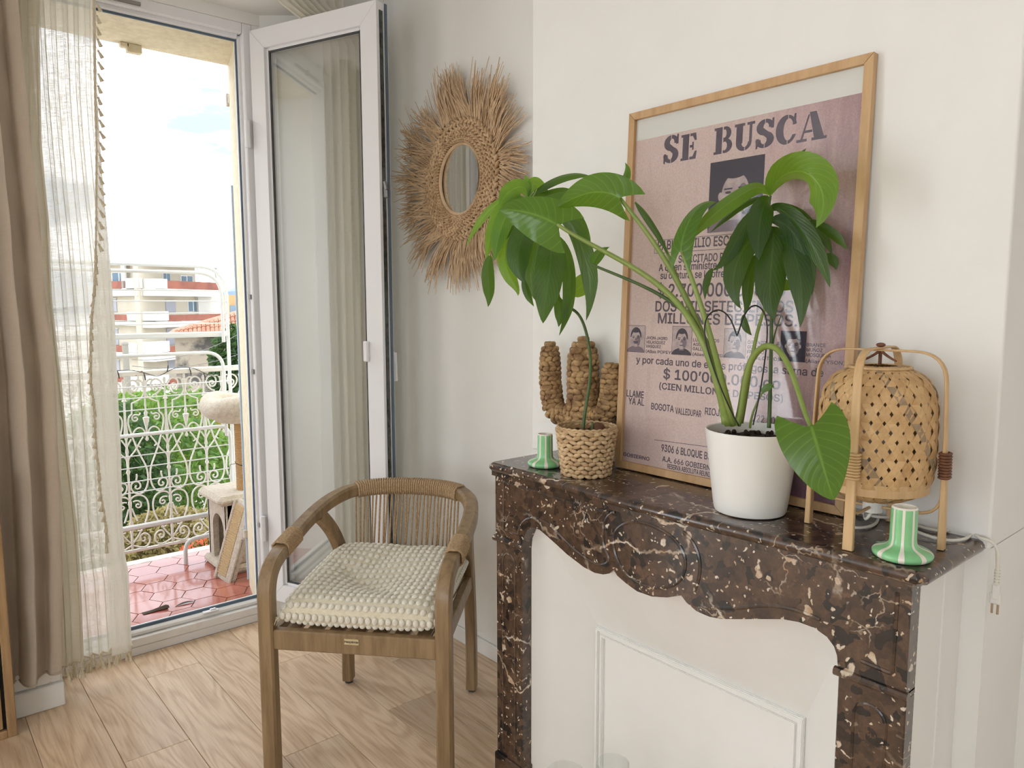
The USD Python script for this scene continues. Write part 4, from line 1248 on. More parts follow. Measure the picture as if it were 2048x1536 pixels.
lc = thing("linen_curtain", "cream linen curtain between the beige drape and the sheer one", "curtain")
obj("cloth", cloth_mesh(lin_pt, 120, 60, 0.125, 2.60), M["lining"], lc, smooth=True)
lh = [np.array(lin_pt(s, 0.125)) for s in np.linspace(0, 1, 120)]
obj("hem_band", tube([h + [0, -0.001, 0.002] for h in lh], 0.0030, 5), M["trim"], lc)
for k, s in enumerate(np.linspace(0.55, 0.99, 12)):
    m = tassel(0.056, 0.0064)
    m.apply_transform(trimesh.transformations.rotation_matrix(0.2 * math.sin(4.1 * k), [0, 1, 0]))
    m.apply_translation(np.array(lin_pt(s, 0.125)) + [0, -0.003, 0])
    obj("tassel", m, M["trim"], lc)

# --- beige drape at the far left
hz_, hx_ = zx([(30, -60), (33, 0), (46, 146), (60, 300), (76, 440), (80, 509), (88, 596), (106, 743), (112, 889), (118, 1000), (121, 1130), (122, 1300), (119, 1370)], 2.86)


def drape_pt(s, z):
    xr_ = np.interp(z, hz_, hx_)
    xl_ = 0.10
    t = s
    ph = 2 * math.pi * 3.6 * t
    w = 0.030 + 0.012 * (1 - z / 2.6)
    x = xl_ + (xr_ - xl_) * (t + 0.016 * math.sin(2 * ph + 0.5))
    y = 2.868 + w * math.sin(ph + 0.7 + 0.35 * math.sin(1.1 * z + 2 * t)) * min(1.0, (1 - t) * 6 + 0.25) + 0.004 * math.sin(23 * z + 31 * t) * (0.3 + meshkit.noise([[3 * t, 2 * z, 1.0]], 3)[0])
    return (x, y, z - 0.012 * math.sin(3 * t) * (z < 0.2))


dc = thing("beige_drape", "heavy beige mauve drape hanging in folds at the left edge of the view", "curtain")
obj("cloth", cloth_mesh(drape_pt, 170, 90, 0.135, 2.60), M["drape"], dc, smooth=True)
dh = [np.array(drape_pt(s, 0.137)) for s in np.linspace(0, 1, 150)]
obj("hem", tube([h + [0, -0.001, 0.006] for h in dh], 0.0028, 5), M["drape"], dc)

# --- curtain gathered behind the open leaf
def right_pt(s, z):
    k = np.clip((2.60 - z) / 0.16, 0, 1)
    k = k * k * (3 - 2 * k)
    x0, x1 = 1.20 + 0.225 * k, 1.52 + 0.16 * k
    y0, y1 = 2.84, 2.84 - 0.06 * k
    ph = 2 * math.pi * 8 * s
    return (x0 + (x1 - x0) * s, y0 + (y1 - y0) * s + 0.016 * math.sin(ph + 0.3 * math.sin(2 * z)), z)


rc = thing("gathered_curtain", "pale curtain gathered above and behind the open glass door leaf", "curtain")
obj("cloth", cloth_mesh(right_pt, 130, 70, 0.07, 2.74), M["sheer"], rc, smooth=True)
rod = thing("curtain_rod", "white curtain rod above the door recess carrying the curtains", "curtain rod")
obj("rod", tube([(-0.6, 2.86, 2.69), (1.66, 2.86, 2.69)], 0.010, 12), M["steel"], rod)
for x in (-0.4, 0.5, 1.60):
    obj("bracket", bx(x - 0.008, x + 0.008, 2.86, YW, 2.682, 2.698, 0.002), M["steel"], rod)
for a in (shc, lc, dc):
    pass

# --- wooden cabinet at the left edge
M["cab_wood"] = wood_mat("cabinet_oak", S(178, 146, 106), S(150, 118, 82))
M["black_gap"] = mat("cabinet_shadow_gap", S(28, 26, 24), 0.8)
cb = thing("wooden_panel", "lower corner of a wood framed panel with dark gap at the left edge", "panel")
cx1 = 0.246
obj("stile", bx(cx1 - 0.026, cx1, 2.785, 2.812, 0.0, 0.86, 0.002), M["cab_wood"], cb)
obj("stile", bx(-0.42, -0.394, 2.785, 2.812, 0.0, 0.86, 0.002), M["cab_wood"], cb)
obj("rail", bx(-0.394, cx1 - 0.026, 2.785, 2.812, 0.0, 0.026, 0.002), M["cab_wood"], cb)
obj("rail", bx(-0.394, cx1 - 0.026, 2.785, 2.812, 0.834, 0.86, 0.002), M["cab_wood"], cb)
obj("shadow_gap", bx(-0.394, cx1 - 0.026, 2.800, 2.806, 0.026, 0.834), M["black_gap"], cb)
obj("panel", bx(-0.388, cx1 - 0.036, 2.790, 2.803, 0.032, 0.828, 0.002), M["cab_wood"], cb)
# ============================================================ MIRROR WITH A RAFFIA FRAME
M["raffia"] = mat("raffia_straw", S(222, 194, 158), 0.75, S(186, 154, 120), scale=14, detail=3, lo=0.3, hi=0.7)
M["raffia_light"] = mat("woven_raffia", S(216, 186, 148), 0.75, S(180, 148, 112), scale=30, detail=3, bump=0.4, bscale=160, bdist=0.001)
M["mirror"] = mat("mirror_silver", (0.9, 0.91, 0.91), 0.015, metallic=1.0)
mi = thing("raffia_mirror", "round mirror in a woven raffia frame with a shaggy straw fringe on the wall", "mirror")
MC = np.array([XA - 0.004, 2.335, 1.873])
MU, MV, MN = np.array([0, -1.0, 0]), UPV, np.array([-1.0, 0, 0])   # right, up, out of the wall


def pol(r, a, h):
    return MC + MU * (r * math.cos(a)) + MV * (r * math.sin(a)) + MN * h


def mpl(m):
    r = place(m, MC, MU, MV, MN)
    return r if r.volume > 0 else inv(r)


obj("backing", mpl(lathe([(0, 0.0), (0.25, 0.0), (0.25, 0.008), (0, 0.008)], 48)), M["raffia"], mi)
gl = lathe([(0, 0.0), (0.128, 0.0), (0.128, 0.004), (0, 0.004)], 64)
gl.apply_transform(trimesh.transformations.rotation_matrix(-0.085, [0, 1, 0]))
gl.apply_translation([0, 0, 0.0195])
obj("glass", mpl(gl), M["mirror"], mi, "round mirror glass")
r_m = np.random.default_rng(21)
rr0 = [(0.138, 0.012), (0.152, 0.016), (0.170, 0.020), (0.192, 0.023), (0.216, 0.025)]
for i, (r, w) in enumerate(rr0):
    n = int(2 * math.pi * r / (w * 0.95))
    ms = []
    for k in range(n):
        a = 2 * math.pi * k / n
        for sgn in ((1, -1) if i else (1,)):
            tang = -MU * math.sin(a) + MV * math.cos(a)
            rad = MU * math.cos(a) + MV * math.sin(a)
            d = unit(tang + sgn * rad * (0.75 + 0.15 * r_m.standard_normal()))
            s_ = np.cross(MN, d)
            c = pol(r + sgn * w * 0.22, a + (0.5 * (sgn < 0)) * 2 * math.pi / n, 0.026 + 0.004 * r_m.random() - 0.0018 * i)
            ms.append(ellipsoid(c, (d * w * 0.60, s_ * w * 0.25, MN * 0.0090), 1))
    obj("plait", join(ms), M["raffia_light"], mi, smooth=True)
P = [pol(0.1315, a, 0.022) for a in np.linspace(0, 2 * np.pi, 90, endpoint=False)]
obj("inner_cord", tube(P, 0.0068, 8, up=(1, 0, 0), closed=True), M["raffia"], mi, smooth=True)
fr_ = []
ns = 980
for k in range(ns):
    a = 2 * math.pi * (k + r_m.random()) / ns
    clump = math.floor(a * 6.2)
    cr = np.random.default_rng(100 + clump)
    lean = 0.26 * cr.standard_normal()
    ln_ = 0.135 + 0.045 * cr.random() + 0.035 * r_m.standard_normal() * 0.7
    ln_ += 0.02 * (abs(math.cos(a)) > 0.7)
    if math.cos(a) > 0.3:
        ln_ -= 0.015
    lean += 0.16 * r_m.standard_normal() * (1.8 if (2.0 < a < 3.6) else 1)
    r0 = 0.222 + 0.024 * r_m.random()
    rad = MU * math.cos(a) + MV * math.sin(a)
    tg = -MU * math.sin(a) + MV * math.cos(a)
    d0 = unit(rad + tg * lean)
    h0 = 0.010 + 0.010 * r_m.random()
    up_n = 0.04 + 0.14 * r_m.random()
    q0 = pol(r0, a, h0)
    q1 = q0 + d0 * ln_ * 0.5 + MN * ln_ * up_n
    q2 = q0 + unit(d0 + tg * 0.05 * r_m.standard_normal()) * ln_ + MN * ln_ * up_n * 1.2 - UPV * 0.004
    w = 0.0017 + 0.0012 * r_m.random()
    fr_.append(tube([q0, q1, q2], [w, w, w * 0.5], 4))
F = join(fr_)
F.vertices[:, 0] = np.minimum(F.vertices[:, 0], XA - 0.003)
lim = F.vertices[:, 1] > Y1 + 0.01
obj("fringe", F, M["raffia"], mi, "loose straw fringe", kind="stuff")
# ============================================================ CHAIR
M["teak"] = wood_mat("acacia_wood", S(152, 126, 92), S(120, 96, 66), 0.42, scale=8, stretch=(5, 5, 0.6), coat=0.1)
M["rope"] = mat("paper_rope", S(196, 168, 132), 0.85, S(162, 132, 98), scale=220, detail=2, bump=0.8, bscale=420, bdist=0.002)
M["label"] = mat("brass_label", S(206, 190, 150), 0.4, metallic=0.3)
M["ink"] = mat("dark_print_ink", S(40, 36, 40), 0.6)
CO = np.array([1.39, 2.218, 0.0])
CT = -0.845
cs = np.array([math.cos(CT), math.sin(CT), 0])
cf = np.array([cs[1], -cs[0], 0])


def ch(m):
    r = place(m, CO, cs, cf, UPV)
    return r if r.volume > 0 else inv(r)


chair = thing("armchair", "wooden armchair with rounded arms and a back of vertical rope cords", "chair")
ZF, ZBk, BF, BB = 0.655, 0.757, 0.55, -0.06


def armz(b):
    return ZF + (ZBk - ZF) * (BF - b) / (BF - BB) - 0.022


for sg in (-1, 1):
    lp = [(0.265 * sg, BF, 0.0), (0.265 * sg, BF, armz(BF) - 0.005), (0.270 * sg, 0.36, armz(0.36))]
    P = fillet(lp, 0.085, 9)
    P = np.vstack([[lp[0], (0.265 * sg, BF, 0.2), (0.265 * sg, BF, 0.4)], P[1:]])
    obj("front_leg", ch(sweep(P, rrect(0.046, 0.040, 0.006), up=(1, 0, 0))), M["teak"], chair, smooth=30)
arc_ = [(-0.270, 0.37), (-0.272, 0.28), (-0.266, 0.16), (-0.245, 0.06), (-0.205, -0.008), (-0.14, -0.046), (-0.07, -0.062), (0, -0.067)]
arc_ = arc_ + [(-x, y) for x, y in arc_[-2::-1]]
ap_ = np.array([(x, y, armz(y)) for x, y in spline([(a, b) for a, b in arc_], 60)])
obj("back_rail", ch(sweep(ap_, rrect(0.042, 0.048, 0.008), up=(0, 0, 1))), M["teak"], chair, smooth=30)
for sg in (-1, 1):
    P = spline([(0.233 * sg, 0.0, 0.012), (0.232 * sg, -0.004, 0.22), (0.230 * sg, 0.012, 0.42), (0.238 * sg, 0.075, 0.575), (0.262 * sg, 0.165, armz(0.165) - 0.012)], 20)
    obj("rear_leg", ch(sweep(P, rrect(0.036, 0.046, 0.005), up=(1, 0, 0))), M["teak"], chair, smooth=30)
    obj("glide", ch(lathe([(0, 0.0), (0.014, 0.0), (0.016, 0.012), (0, 0.014)], 14, (0.233 * sg, 0.0, 0))), M["dark_gasket"], chair)
obj("front_rail", ch(bx(-0.245, 0.245, BF - 0.016, BF + 0.014, 0.395, 0.455, 0.004)), M["teak"], chair)
obj("back_seat_rail", ch(bx(-0.225, 0.225, 0.006, 0.034, 0.395, 0.440, 0.004)), M["teak"], chair)
for sg in (-1, 1):
    P = np.array([(0.252 * sg, BF - 0.01, 0.425), (0.228 * sg, 0.02, 0.418)])
    obj("side_rail", ch(sweep(P, rrect(0.05, 0.028, 0.004), up=(0, 0, 1))), M["teak"], chair)
for k in range(7):
    a = -0.198 + 0.066 * k
    obj("seat_slat", ch(bx(a - 0.022, a + 0.022, 0.02, BF - 0.016, 0.436, 0.450, 0.003)), M["teak"], chair)


def wrap(path, w, h, pitch, name):
    """rope turns around a rail whose section is w x h"""
    P, T, N, B = frames(path, (0, 0, 1))
    s = np.r_[0, np.cumsum(np.linalg.norm(np.diff(P, axis=0), axis=1))]
    ms = []
    base = rrect(w + 0.006, h + 0.006, 0.011)
    base = np.vstack([base, base[:1]])
    q = np.vstack([np.linspace(base[i], base[i + 1], 3, endpoint=False) for i in range(8)])
    for c in np.arange(pitch / 2, s[-1], pitch):
        f = lambda A: np.array([np.interp(c, s, A[:, k]) for k in range(3)])
        p, n_, b_, t_ = f(P), unit(f(N)), unit(f(B)), unit(f(T))
        ring = np.array([p + n_ * u + b_ * v + t_ * pitch * 0.25 * (i / len(q) - 0.5) for i, (u, v) in enumerate(q)])
        ms.append(tube(ring, pitch * 0.50, 6, up=t_, closed=True))
    return join(ms)


sel = (np.abs(ap_[:, 0]) < 0.205)
obj("rope_wrap", ch(wrap(ap_[sel], 0.042, 0.048, 0.0086, "")), M["rope"], chair, "rope turns around the back rail", smooth=True)
for sg in (-1, 1):
    pts = np.array([(0.2705 * sg, b, armz(b)) for b in np.linspace(0.44, 0.335, 10)])
    obj("rope_wrap", ch(wrap(pts, 0.046, 0.044, 0.0080, "")), M["rope"], chair, "rope turns around the arm", smooth=True)
r_c = np.random.default_rng(5)
ncord = 29
for k in range(ncord):
    t = (k + 0.5) / ncord * 2 - 1
    a0 = 0.196 * t
    b0 = np.interp(a0, ap_[:, 0], ap_[:, 1])
    a1 = 0.188 * t + 0.010 * math.sin(2.1 * k) * (1 - t * t)
    P = spline([(a0, b0 + 0.012, armz(b0) - 0.012), ((a0 + a1) / 2, (b0 + 0.03) / 2 + 0.006, 0.58), (a1, 0.022, 0.43)], 8)
    obj("back_cord", ch(tube(P, 0.0034, 6)), M["rope"], chair)
obj("rope_wrap", ch(wrap(np.array([(a, 0.02, 0.418) for a in np.linspace(-0.2, 0.2, 12)]), 0.046, 0.030, 0.0086, "")), M["rope"], chair, "rope turns around the back seat rail", smooth=True)
lbp = L.at(703, 1284, 0, 0)  # read only to place the maker's plate along the front rail
d_ = L.ray(703, 1284)
t_ = ((CO + cf * (BF + 0.014) - L.o) @ cf) / (d_ @ cf)
ql = L.o + d_ * t_ - CO
la_, lz_ = ql @ cs, ql[2]
pl_ = obj("name_plate", ch(bx(la_ - 0.0215, la_ + 0.0215, BF + 0.0135, BF + 0.0155, lz_ - 0.0085, lz_ + 0.0085, 0.0006)), M["label"], chair, "small pale maker's plate")
tm = meshkit.text_mesh("Hespéride", 0.0062, 0.0003, True)
tm.apply_translation([-tm.bounds.mean(0)[0], -0.0026, 0])
tm = place(tm, CO + cs * la_ + cf * (BF + 0.0156) + UPV * lz_, cs * 1.0, UPV, cf)
tm2 = tm if tm.volume > 0 else inv(tm)
obj("lettering", tm2, M["ink"], pl_)

# ------------------------------------------------------------ bobble cushion
M["knit"] = mat("cream_knit", S(234, 226, 204), 0.95, S(222, 212, 186), scale=70, bump=0.6, bscale=420, bdist=0.002, sheen=0.3)
M["bobble"] = mat("cream_bobble_knit", S(242, 238, 226), 0.95, S(230, 224, 206), scale=200, bump=0.8, bscale=520, bdist=0.002, sheen=0.3)
cu = thing("bobble_cushion", "cream knitted seat cushion covered with bobbles on the armchair", "cushion")
A0, A1, B0, B1 = -0.236, 0.236, 0.045, 0.545


def cush(u, v):
    """u, v in [-1, 1]; v = 1 at the front: (a, b, bottom z, top z)"""
    a = (A0 + A1) / 2 + (A1 - A0) / 2 * u * (1 - 0.02 * v * v)
    b = (B0 + B1) / 2 + (B1 - B0) / 2 * v * (1 - 0.02 * u * u)
    e = (max(0, 1 - abs(u) ** 7) * max(0, 1 - abs(v) ** 7)) ** 0.36
    r2 = ((u + 0.05) / 0.55) ** 2 + ((v - 0.15) / 0.5) ** 2
    dip = 0.034 * math.exp(-r2) + 0.012 * math.exp(-((u * 0.8 - v + 0.35) / 0.16) ** 2) * (abs(u) < 1) * math.exp(-r2 * 0.4)
    dip += 0.012 * math.exp(-((u + v * 0.7 + 0.45) / 0.18) ** 2) * math.exp(-((v + 0.45) / 0.5) ** 2)
    back = 0.030 * (1 - v) / 2
    zm = 0.490 + back * 0.55
    return a, b, max(0.4515, zm - 0.036 * e), zm + (0.052 + 0.4 * back) * e - dip * e


N_ = 61
uu = np.sin(np.linspace(-1, 1, N_) * np.pi / 2)
top = np.array([[(lambda q: (q[0], q[1], q[3]))(cush(u, v)) for u in uu] for v in uu])
bot = np.array([[(lambda q: (q[0], q[1], q[2]))(cush(u, v)) for u in uu] for v in uu])
tg_, bg_ = grid(top), grid(bot)
bg_.invert()
body = join([tg_, bg_])
body.merge_vertices()
trimesh.repair.fix_normals(body)
obj("cover", ch(body), M["knit"], cu, smooth=True)
bs = []
nu, nv = 22, 17


def normal_at(u, v, side=3):
    e = 0.02
    p = lambda a, b: np.array((lambda q: (q[0], q[1], q[side]))(cush(max(-1, min(1, a)), max(-1, min(1, b)))))
    n_ = np.cross(p(u + e, v) - p(u - e, v), p(u, v + e) - p(u, v - e))
    n_ = unit(n_)
    return n_ if (n_[2] > 0) == (side == 3) else -n_


for i in range(nu):
    for j in range(nv):
        u, v = -0.955 + 1.91 * i / (nu - 1), -0.955 + 1.91 * j / (nv - 1)
        q = cush(u, v)
        n_ = normal_at(u, v)
        t1 = unit(np.cross(n_, [0, 1, 0]))
        t2 = np.cross(n_, t1)
        bs.append(ellipsoid(np.array([q[0], q[1], q[3]]) + n_ * 0.0015, (t1 * 0.0090, t2 * 0.0098, n_ * 0.0062), 2))
for i in range(23):                               # bobbles round the rim and just under it
    for v, u in ((1, None), (-1, None), (None, 1), (None, -1)):
        w = -0.96 + 1.92 * i / 22
        uq, vq = (w, v) if u is None else (u, w)
        q = cush(uq * 0.998, vq * 0.998)
        n_ = np.array([0, v, 0]) if u is None else np.array([u, 0, 0])
        z = (q[2] + q[3]) / 2
        t1 = np.cross(n_, [0, 0, 1.0])
        bs.append(ellipsoid(np.array([q[0], q[1], z]) + n_ * 0.003, (t1 * 0.0086, np.array([0, 0, 0.0115]), n_ * 0.0065), 2))
        q = cush(uq * 0.955, vq * 0.955)
        bs.append(ellipsoid(np.array([q[0], q[1], max(q[2], 0.455)]) + n_ * 0.002 + [0, 0, 0.003], (t1 * 0.0095, np.array([0, 0, 0.0085]), n_ * 0.008), 1))
obj("bobbles", ch(join(bs)), M["bobble"], cu, kind="stuff", smooth=True)
tt = []
for k in range(16):
    c0_ = np.array([A0 + 0.005, B1 - 0.005, 0.485])
    e_ = c0_ + np.array([-0.022 * r_c.random() - 0.006, 0.012 * r_c.standard_normal(), -0.012 - 0.018 * r_c.random()])
    tt.append(tube([c0_, (c0_ + e_) / 2 + [0, 0, 0.008], e_], 0.0016, 5))
obj("corner_tassel", ch(join(tt)), M["knit"], cu)
# ============================================================ FRAMED POSTER
M["frame_wood"] = wood_mat("pale_ash_frame", S(206, 170, 126), S(184, 144, 100), 0.5, scale=7, stretch=(4, 4, 0.8))
M["mat_board"] = mat("white_backing_paper", S(222, 222, 216), 0.8)
PBL = np.array([1.450, 1.286, ZM + 0.002])
PV = unit([0.037, 0, 0.902])
PU = np.array([0, -1.0, 0])
PN = np.cross(PU, PV)
if PN[0] > 0:
    PN = -PN
PW, PH = 0.612, 0.908


def po(m):
    """poster frame: x to the right, y up, z towards the room, from the lower left front corner of the frame"""
    r = place(m, PBL, PU, PV, PN)
    return r if r.volume > 0 else inv(r)


pf = thing("framed_poster", "large SE BUSCA wanted poster in a pale wood frame leaning on the chimney breast", "poster")
fw, fd = 0.019, 0.017
for nm, P in (("frame_rail", [(0, 0), (PW, 0), (PW - fw, fw), (fw, fw)]), ("frame_rail", [(0, PH), (PW, PH), (PW - fw, PH - fw), (fw, PH - fw)]),
              ("frame_stile", [(0, 0), (fw, fw), (fw, PH - fw), (0, PH)]), ("frame_stile", [(PW, 0), (PW - fw, fw), (PW - fw, PH - fw), (PW, PH)])):
    m = extrude(Polygon(P).buffer(-0.0004), fd)
    m.apply_translation([0, 0, -fd])
    obj(nm, po(m), M["frame_wood"], pf)
obj("backing", po(bx(fw - 0.004, PW - fw + 0.004, fw - 0.004, PH - fw + 0.004, -0.0155, -0.0105)), M["mat_board"], pf)


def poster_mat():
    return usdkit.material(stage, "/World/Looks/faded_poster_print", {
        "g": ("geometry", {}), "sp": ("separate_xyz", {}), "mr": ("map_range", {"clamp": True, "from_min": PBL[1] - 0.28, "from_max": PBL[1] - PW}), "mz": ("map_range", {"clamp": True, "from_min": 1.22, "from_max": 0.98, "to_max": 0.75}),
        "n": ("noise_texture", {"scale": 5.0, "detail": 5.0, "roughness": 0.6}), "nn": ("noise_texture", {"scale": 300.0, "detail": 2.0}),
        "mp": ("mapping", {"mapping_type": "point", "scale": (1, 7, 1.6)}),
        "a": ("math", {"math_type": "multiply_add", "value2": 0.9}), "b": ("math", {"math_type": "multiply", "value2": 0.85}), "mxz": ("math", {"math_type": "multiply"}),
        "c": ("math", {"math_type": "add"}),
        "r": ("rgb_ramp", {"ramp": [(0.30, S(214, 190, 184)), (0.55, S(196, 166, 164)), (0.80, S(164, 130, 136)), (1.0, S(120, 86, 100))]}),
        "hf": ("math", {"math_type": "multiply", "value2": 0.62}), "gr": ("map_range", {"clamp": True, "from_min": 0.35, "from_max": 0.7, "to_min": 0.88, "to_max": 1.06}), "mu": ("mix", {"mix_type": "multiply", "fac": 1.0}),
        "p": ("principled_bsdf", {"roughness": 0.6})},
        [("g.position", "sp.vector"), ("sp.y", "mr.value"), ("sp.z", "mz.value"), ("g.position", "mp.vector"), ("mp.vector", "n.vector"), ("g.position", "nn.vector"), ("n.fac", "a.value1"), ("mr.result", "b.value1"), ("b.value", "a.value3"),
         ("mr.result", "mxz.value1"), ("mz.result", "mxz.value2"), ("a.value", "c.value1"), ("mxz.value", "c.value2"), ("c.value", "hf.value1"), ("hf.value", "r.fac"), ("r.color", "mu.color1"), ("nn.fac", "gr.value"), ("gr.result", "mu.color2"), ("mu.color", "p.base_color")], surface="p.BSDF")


M["print"] = poster_mat()
M["print_ink"] = mat("poster_ink", S(72, 62, 78), 0.7, S(92, 80, 92), scale=25)
M["photo_dark"] = mat("photo_print_dark", S(52, 44, 62), 0.7)
M["photo_mid"] = mat("photo_print_mid", S(124, 106, 118), 0.7)
M["photo_light"] = mat("photo_print_light", S(196, 178, 176), 0.7, S(170, 150, 152), scale=60)
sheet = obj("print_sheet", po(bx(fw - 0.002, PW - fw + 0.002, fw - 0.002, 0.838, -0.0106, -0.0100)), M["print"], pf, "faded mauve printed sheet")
ZI = -0.0099


def flat(poly, h=0.0002, z=ZI):
    m = extrude(poly, h)
    m.apply_translation([0, 0, z])
    return m


def words(text, x0, x1, base, cap, bold=True, adv=None):
    m = meshkit.text_mesh(text, cap, 0.0002, bold)
    b = m.bounds
    if x1 is not None:
        sx = (x1 - x0) / (b[1, 0] - b[0, 0])
        m.vertices[:, 0] = (m.vertices[:, 0] - b[0, 0]) * sx
    m.apply_translation([x0, base, ZI])
    return m


# --- stencil headline
def stencil(ch_):
    """slab serif stencil capitals in a box about 0.8 wide and 1 tall"""
    R_ = lambda a, b, c, d: sbox(a, b, c, d)
    el = lambda cx, cy, rx, ry: affinity.scale(Point(cx, cy).buffer(1, 24), rx, ry)
    if ch_ == "S":
        up = el(0.38, 0.72, 0.36, 0.28).difference(el(0.42, 0.72, 0.12, 0.15))
        dn = el(0.38, 0.28, 0.38, 0.28).difference(el(0.34, 0.28, 0.13, 0.15))
        up = up.difference(R_(0.42, 0.45, 0.9, 0.70))
        dn = dn.difference(R_(-0.1, 0.30, 0.34, 0.56))
        mid = Polygon([(0.06, 0.62), (0.30, 0.46), (0.62, 0.22), (0.74, 0.36), (0.50, 0.56), (0.22, 0.76)])
        p = unary_union([up, dn, mid, Polygon([(0.68, 1.0), (0.74, 1.0), (0.74, 0.66), (0.62, 0.66)]), Polygon([(0.02, 0.0), (0.08, 0.0), (0.14, 0.34), (0.02, 0.34)])])
        return p.difference(R_(0.36, -0.1, 0.40, 0.24)).difference(R_(0.36, 0.76, 0.40, 1.1))
    if ch_ == "E":
        p = unary_union([R_(0.08, 0, 0.36, 1), R_(0.0, 0, 0.40, 0.09), R_(0.0, 0.91, 0.40, 1), R_(0.40, 0, 0.70, 0.10), R_(0.40, 0.90, 0.68, 1), R_(0.40, 0.46, 0.56, 0.55),
                         Polygon([(0.70, 0), (0.74, 0.30), (0.66, 0.30), (0.56, 0.1), (0.56, 0)]), Polygon([(0.68, 1), (0.72, 0.72), (0.64, 0.72), (0.54, 0.90), (0.54, 1)]), R_(0.53, 0.36, 0.59, 0.66)])
        return p.difference(R_(0.37, -0.1, 0.42, 1.1))
    if ch_ == "B":
        bowl = unary_union([el(0.46, 0.74, 0.26, 0.26).difference(el(0.44, 0.74, 0.09, 0.16)), el(0.48, 0.27, 0.30, 0.27).difference(el(0.46, 0.27, 0.11, 0.17))]).difference(R_(-0.1, -0.1, 0.40, 1.1))
        return unary_union([R_(0.08, 0, 0.34, 1), R_(0.0, 0, 0.34, 0.09), R_(0.0, 0.91, 0.34, 1), bowl])
    if ch_ == "U":
        left = unary_union([R_(0.08, 0.28, 0.34, 1), el(0.40, 0.30, 0.32, 0.30).difference(el(0.44, 0.32, 0.14, 0.2)).difference(R_(-0.1, 0.30, 1, 1)).difference(R_(0.43, -0.1, 0.47, 1)), R_(0.0, 0.91, 0.42, 1)])
        right = unary_union([R_(0.62, 0.28, 0.72, 1), R_(0.52, 0.91, 0.82, 1)])
        return unary_union([left, right])
    if ch_ == "C":
        p = el(0.42, 0.5, 0.42, 0.5).difference(el(0.50, 0.5, 0.20, 0.38)).difference(R_(0.58, 0.30, 1, 0.66))
        p = unary_union([p, Polygon([(0.72, 1.0), (0.78, 1.0), (0.78, 0.64), (0.66, 0.64)])])
        return p.difference(R_(0.46, -0.1, 0.50, 1.1))
    if ch_ == "A":
        r = Polygon([(0.36, 1.0), (0.56, 1.0), (0.84, 0.06), (0.54, 0.06)])
        l = Polygon([(0.32, 0.92), (0.36, 0.92), (0.16, 0.06), (0.10, 0.06)])
        p = unary_union([r, l, R_(0.46, 0, 0.92, 0.09), R_(-0.02, 0, 0.30, 0.09), R_(0.22, 0.30, 0.46, 0.38)])
        return p
    return None


hx = {"S": 0.109, "E": 0.160}
head_ = []
for ch_, x, w, b0, h_ in (("S", 0.108, 0.048, 0.7685, 0.066), ("E", 0.160, 0.050, 0.7685, 0.060), ("B", 0.253, 0.050, 0.769, 0.059), ("U", 0.306, 0.050, 0.767, 0.060), ("S", 0.360, 0.047, 0.765, 0.061), ("C", 0.408, 0.047, 0.764, 0.061), ("A", 0.458, 0.057, 0.763, 0.058)):
    head_.append(affinity.translate(affinity.scale(stencil(ch_).buffer(0.004), w / 0.82, h_, origin=(0, 0)), x, b0))
obj("headline", po(join(flat(g) for g in head_)), M["print_ink"], sheet, "stencil words SE BUSCA")
# --- body text, as far as it can be read
T_ = []
T_ += [words("PABLO EMILIO ESCOBAR GAVIRIA", 0.103, 0.464, 0.5605, 0.0215)]
T_ += [words("SOLICITADO POR LA JUSTICIA", 0.1677, 0.435, 0.5262, 0.0175), words("A quien suministre información que permita", 0.1096, 0.5038, 0.5085, 0.0165), words("su captura, se le ofrece como recompensa:", 0.1154, 0.4929, 0.4888, 0.0165)]
T_ += [words("$ 2.700’000.000.oo", 0.1085, 0.452, 0.4452, 0.030), words("DOS MIL SETECIENTOS", 0.1042, 0.4723, 0.4092, 0.0245), words("MILLONES DE PESOS.", 0.1136, 0.4832, 0.3797, 0.0245)]
T_ += [words("y por cada uno de estos prófugos la suma de", 0.0501, 0.5472, 0.2775, 0.0165), words("$ 100’000.000.oo", 0.1383, 0.4527, 0.2435, 0.0235), words("(CIEN MILLONES DE PESOS)", 0.1274, 0.4614, 0.2165, 0.0155)]
T_ += [words("LLAME", 0.0225, 0.0795, 0.188, 0.0168), words("YA AL", 0.030, 0.082, 0.169, 0.0165)]
T_ += [words("BOGOTA", 0.105, 0.175, 0.163, 0.016), words("VALLEDUPAR", 0.180, 0.255, 0.160, 0.015), words("RIOJA", 0.265, 0.3175, 0.168, 0.016), words("222 50 12", 0.39, 0.47, 0.166, 0.016)]
T_ += [words("9306 6 BLOQUE BSQ", 0.143, 0.300, 0.062, 0.017), words("A.A. 666 GOBIERNO", 0.1472, 0.30, 0.037, 0.0125), words("RESERVA ABSOLUTA REUNIDA", 0.1635, 0.30, 0.0215, 0.0115), words("GOBIERNO", 0.020, 0.107, 0.031, 0.009)]
obj("lettering", po(join(T_)), M["print_ink"], sheet, "printed Spanish wanted notice text")
small = []
for x, lines_ in ((0.0795, ("JHON JAIRO", "VELASQUEZ", "VASQUEZ", "(Alias POPEYE)")), (0.222, ("LUIS CARLOS", "AGUILAR", "GALLEGO", "(Alias EL MUGRE)")), (0.368, ("OTONIEL DE JESUS", "GONZALEZ", "FRANCO", "(Alias OTTO)")), (0.5069, ("BRANCE", "MUÑOZ", "MOSQUERA", "(Alias TYSON)"))):
    for k, t_ in enumerate(lines_):
        small.append(words(t_, x, min(x + 0.0062 * len(t_) + 0.004, PW - fw - 0.003), 0.3385 - 0.0105 * k - (0.0025 if k == 3 else 0), 0.0072, True))
obj("lettering", po(join(small)), M["print_ink"], sheet, "small printed names beside the four portraits")
rules = []


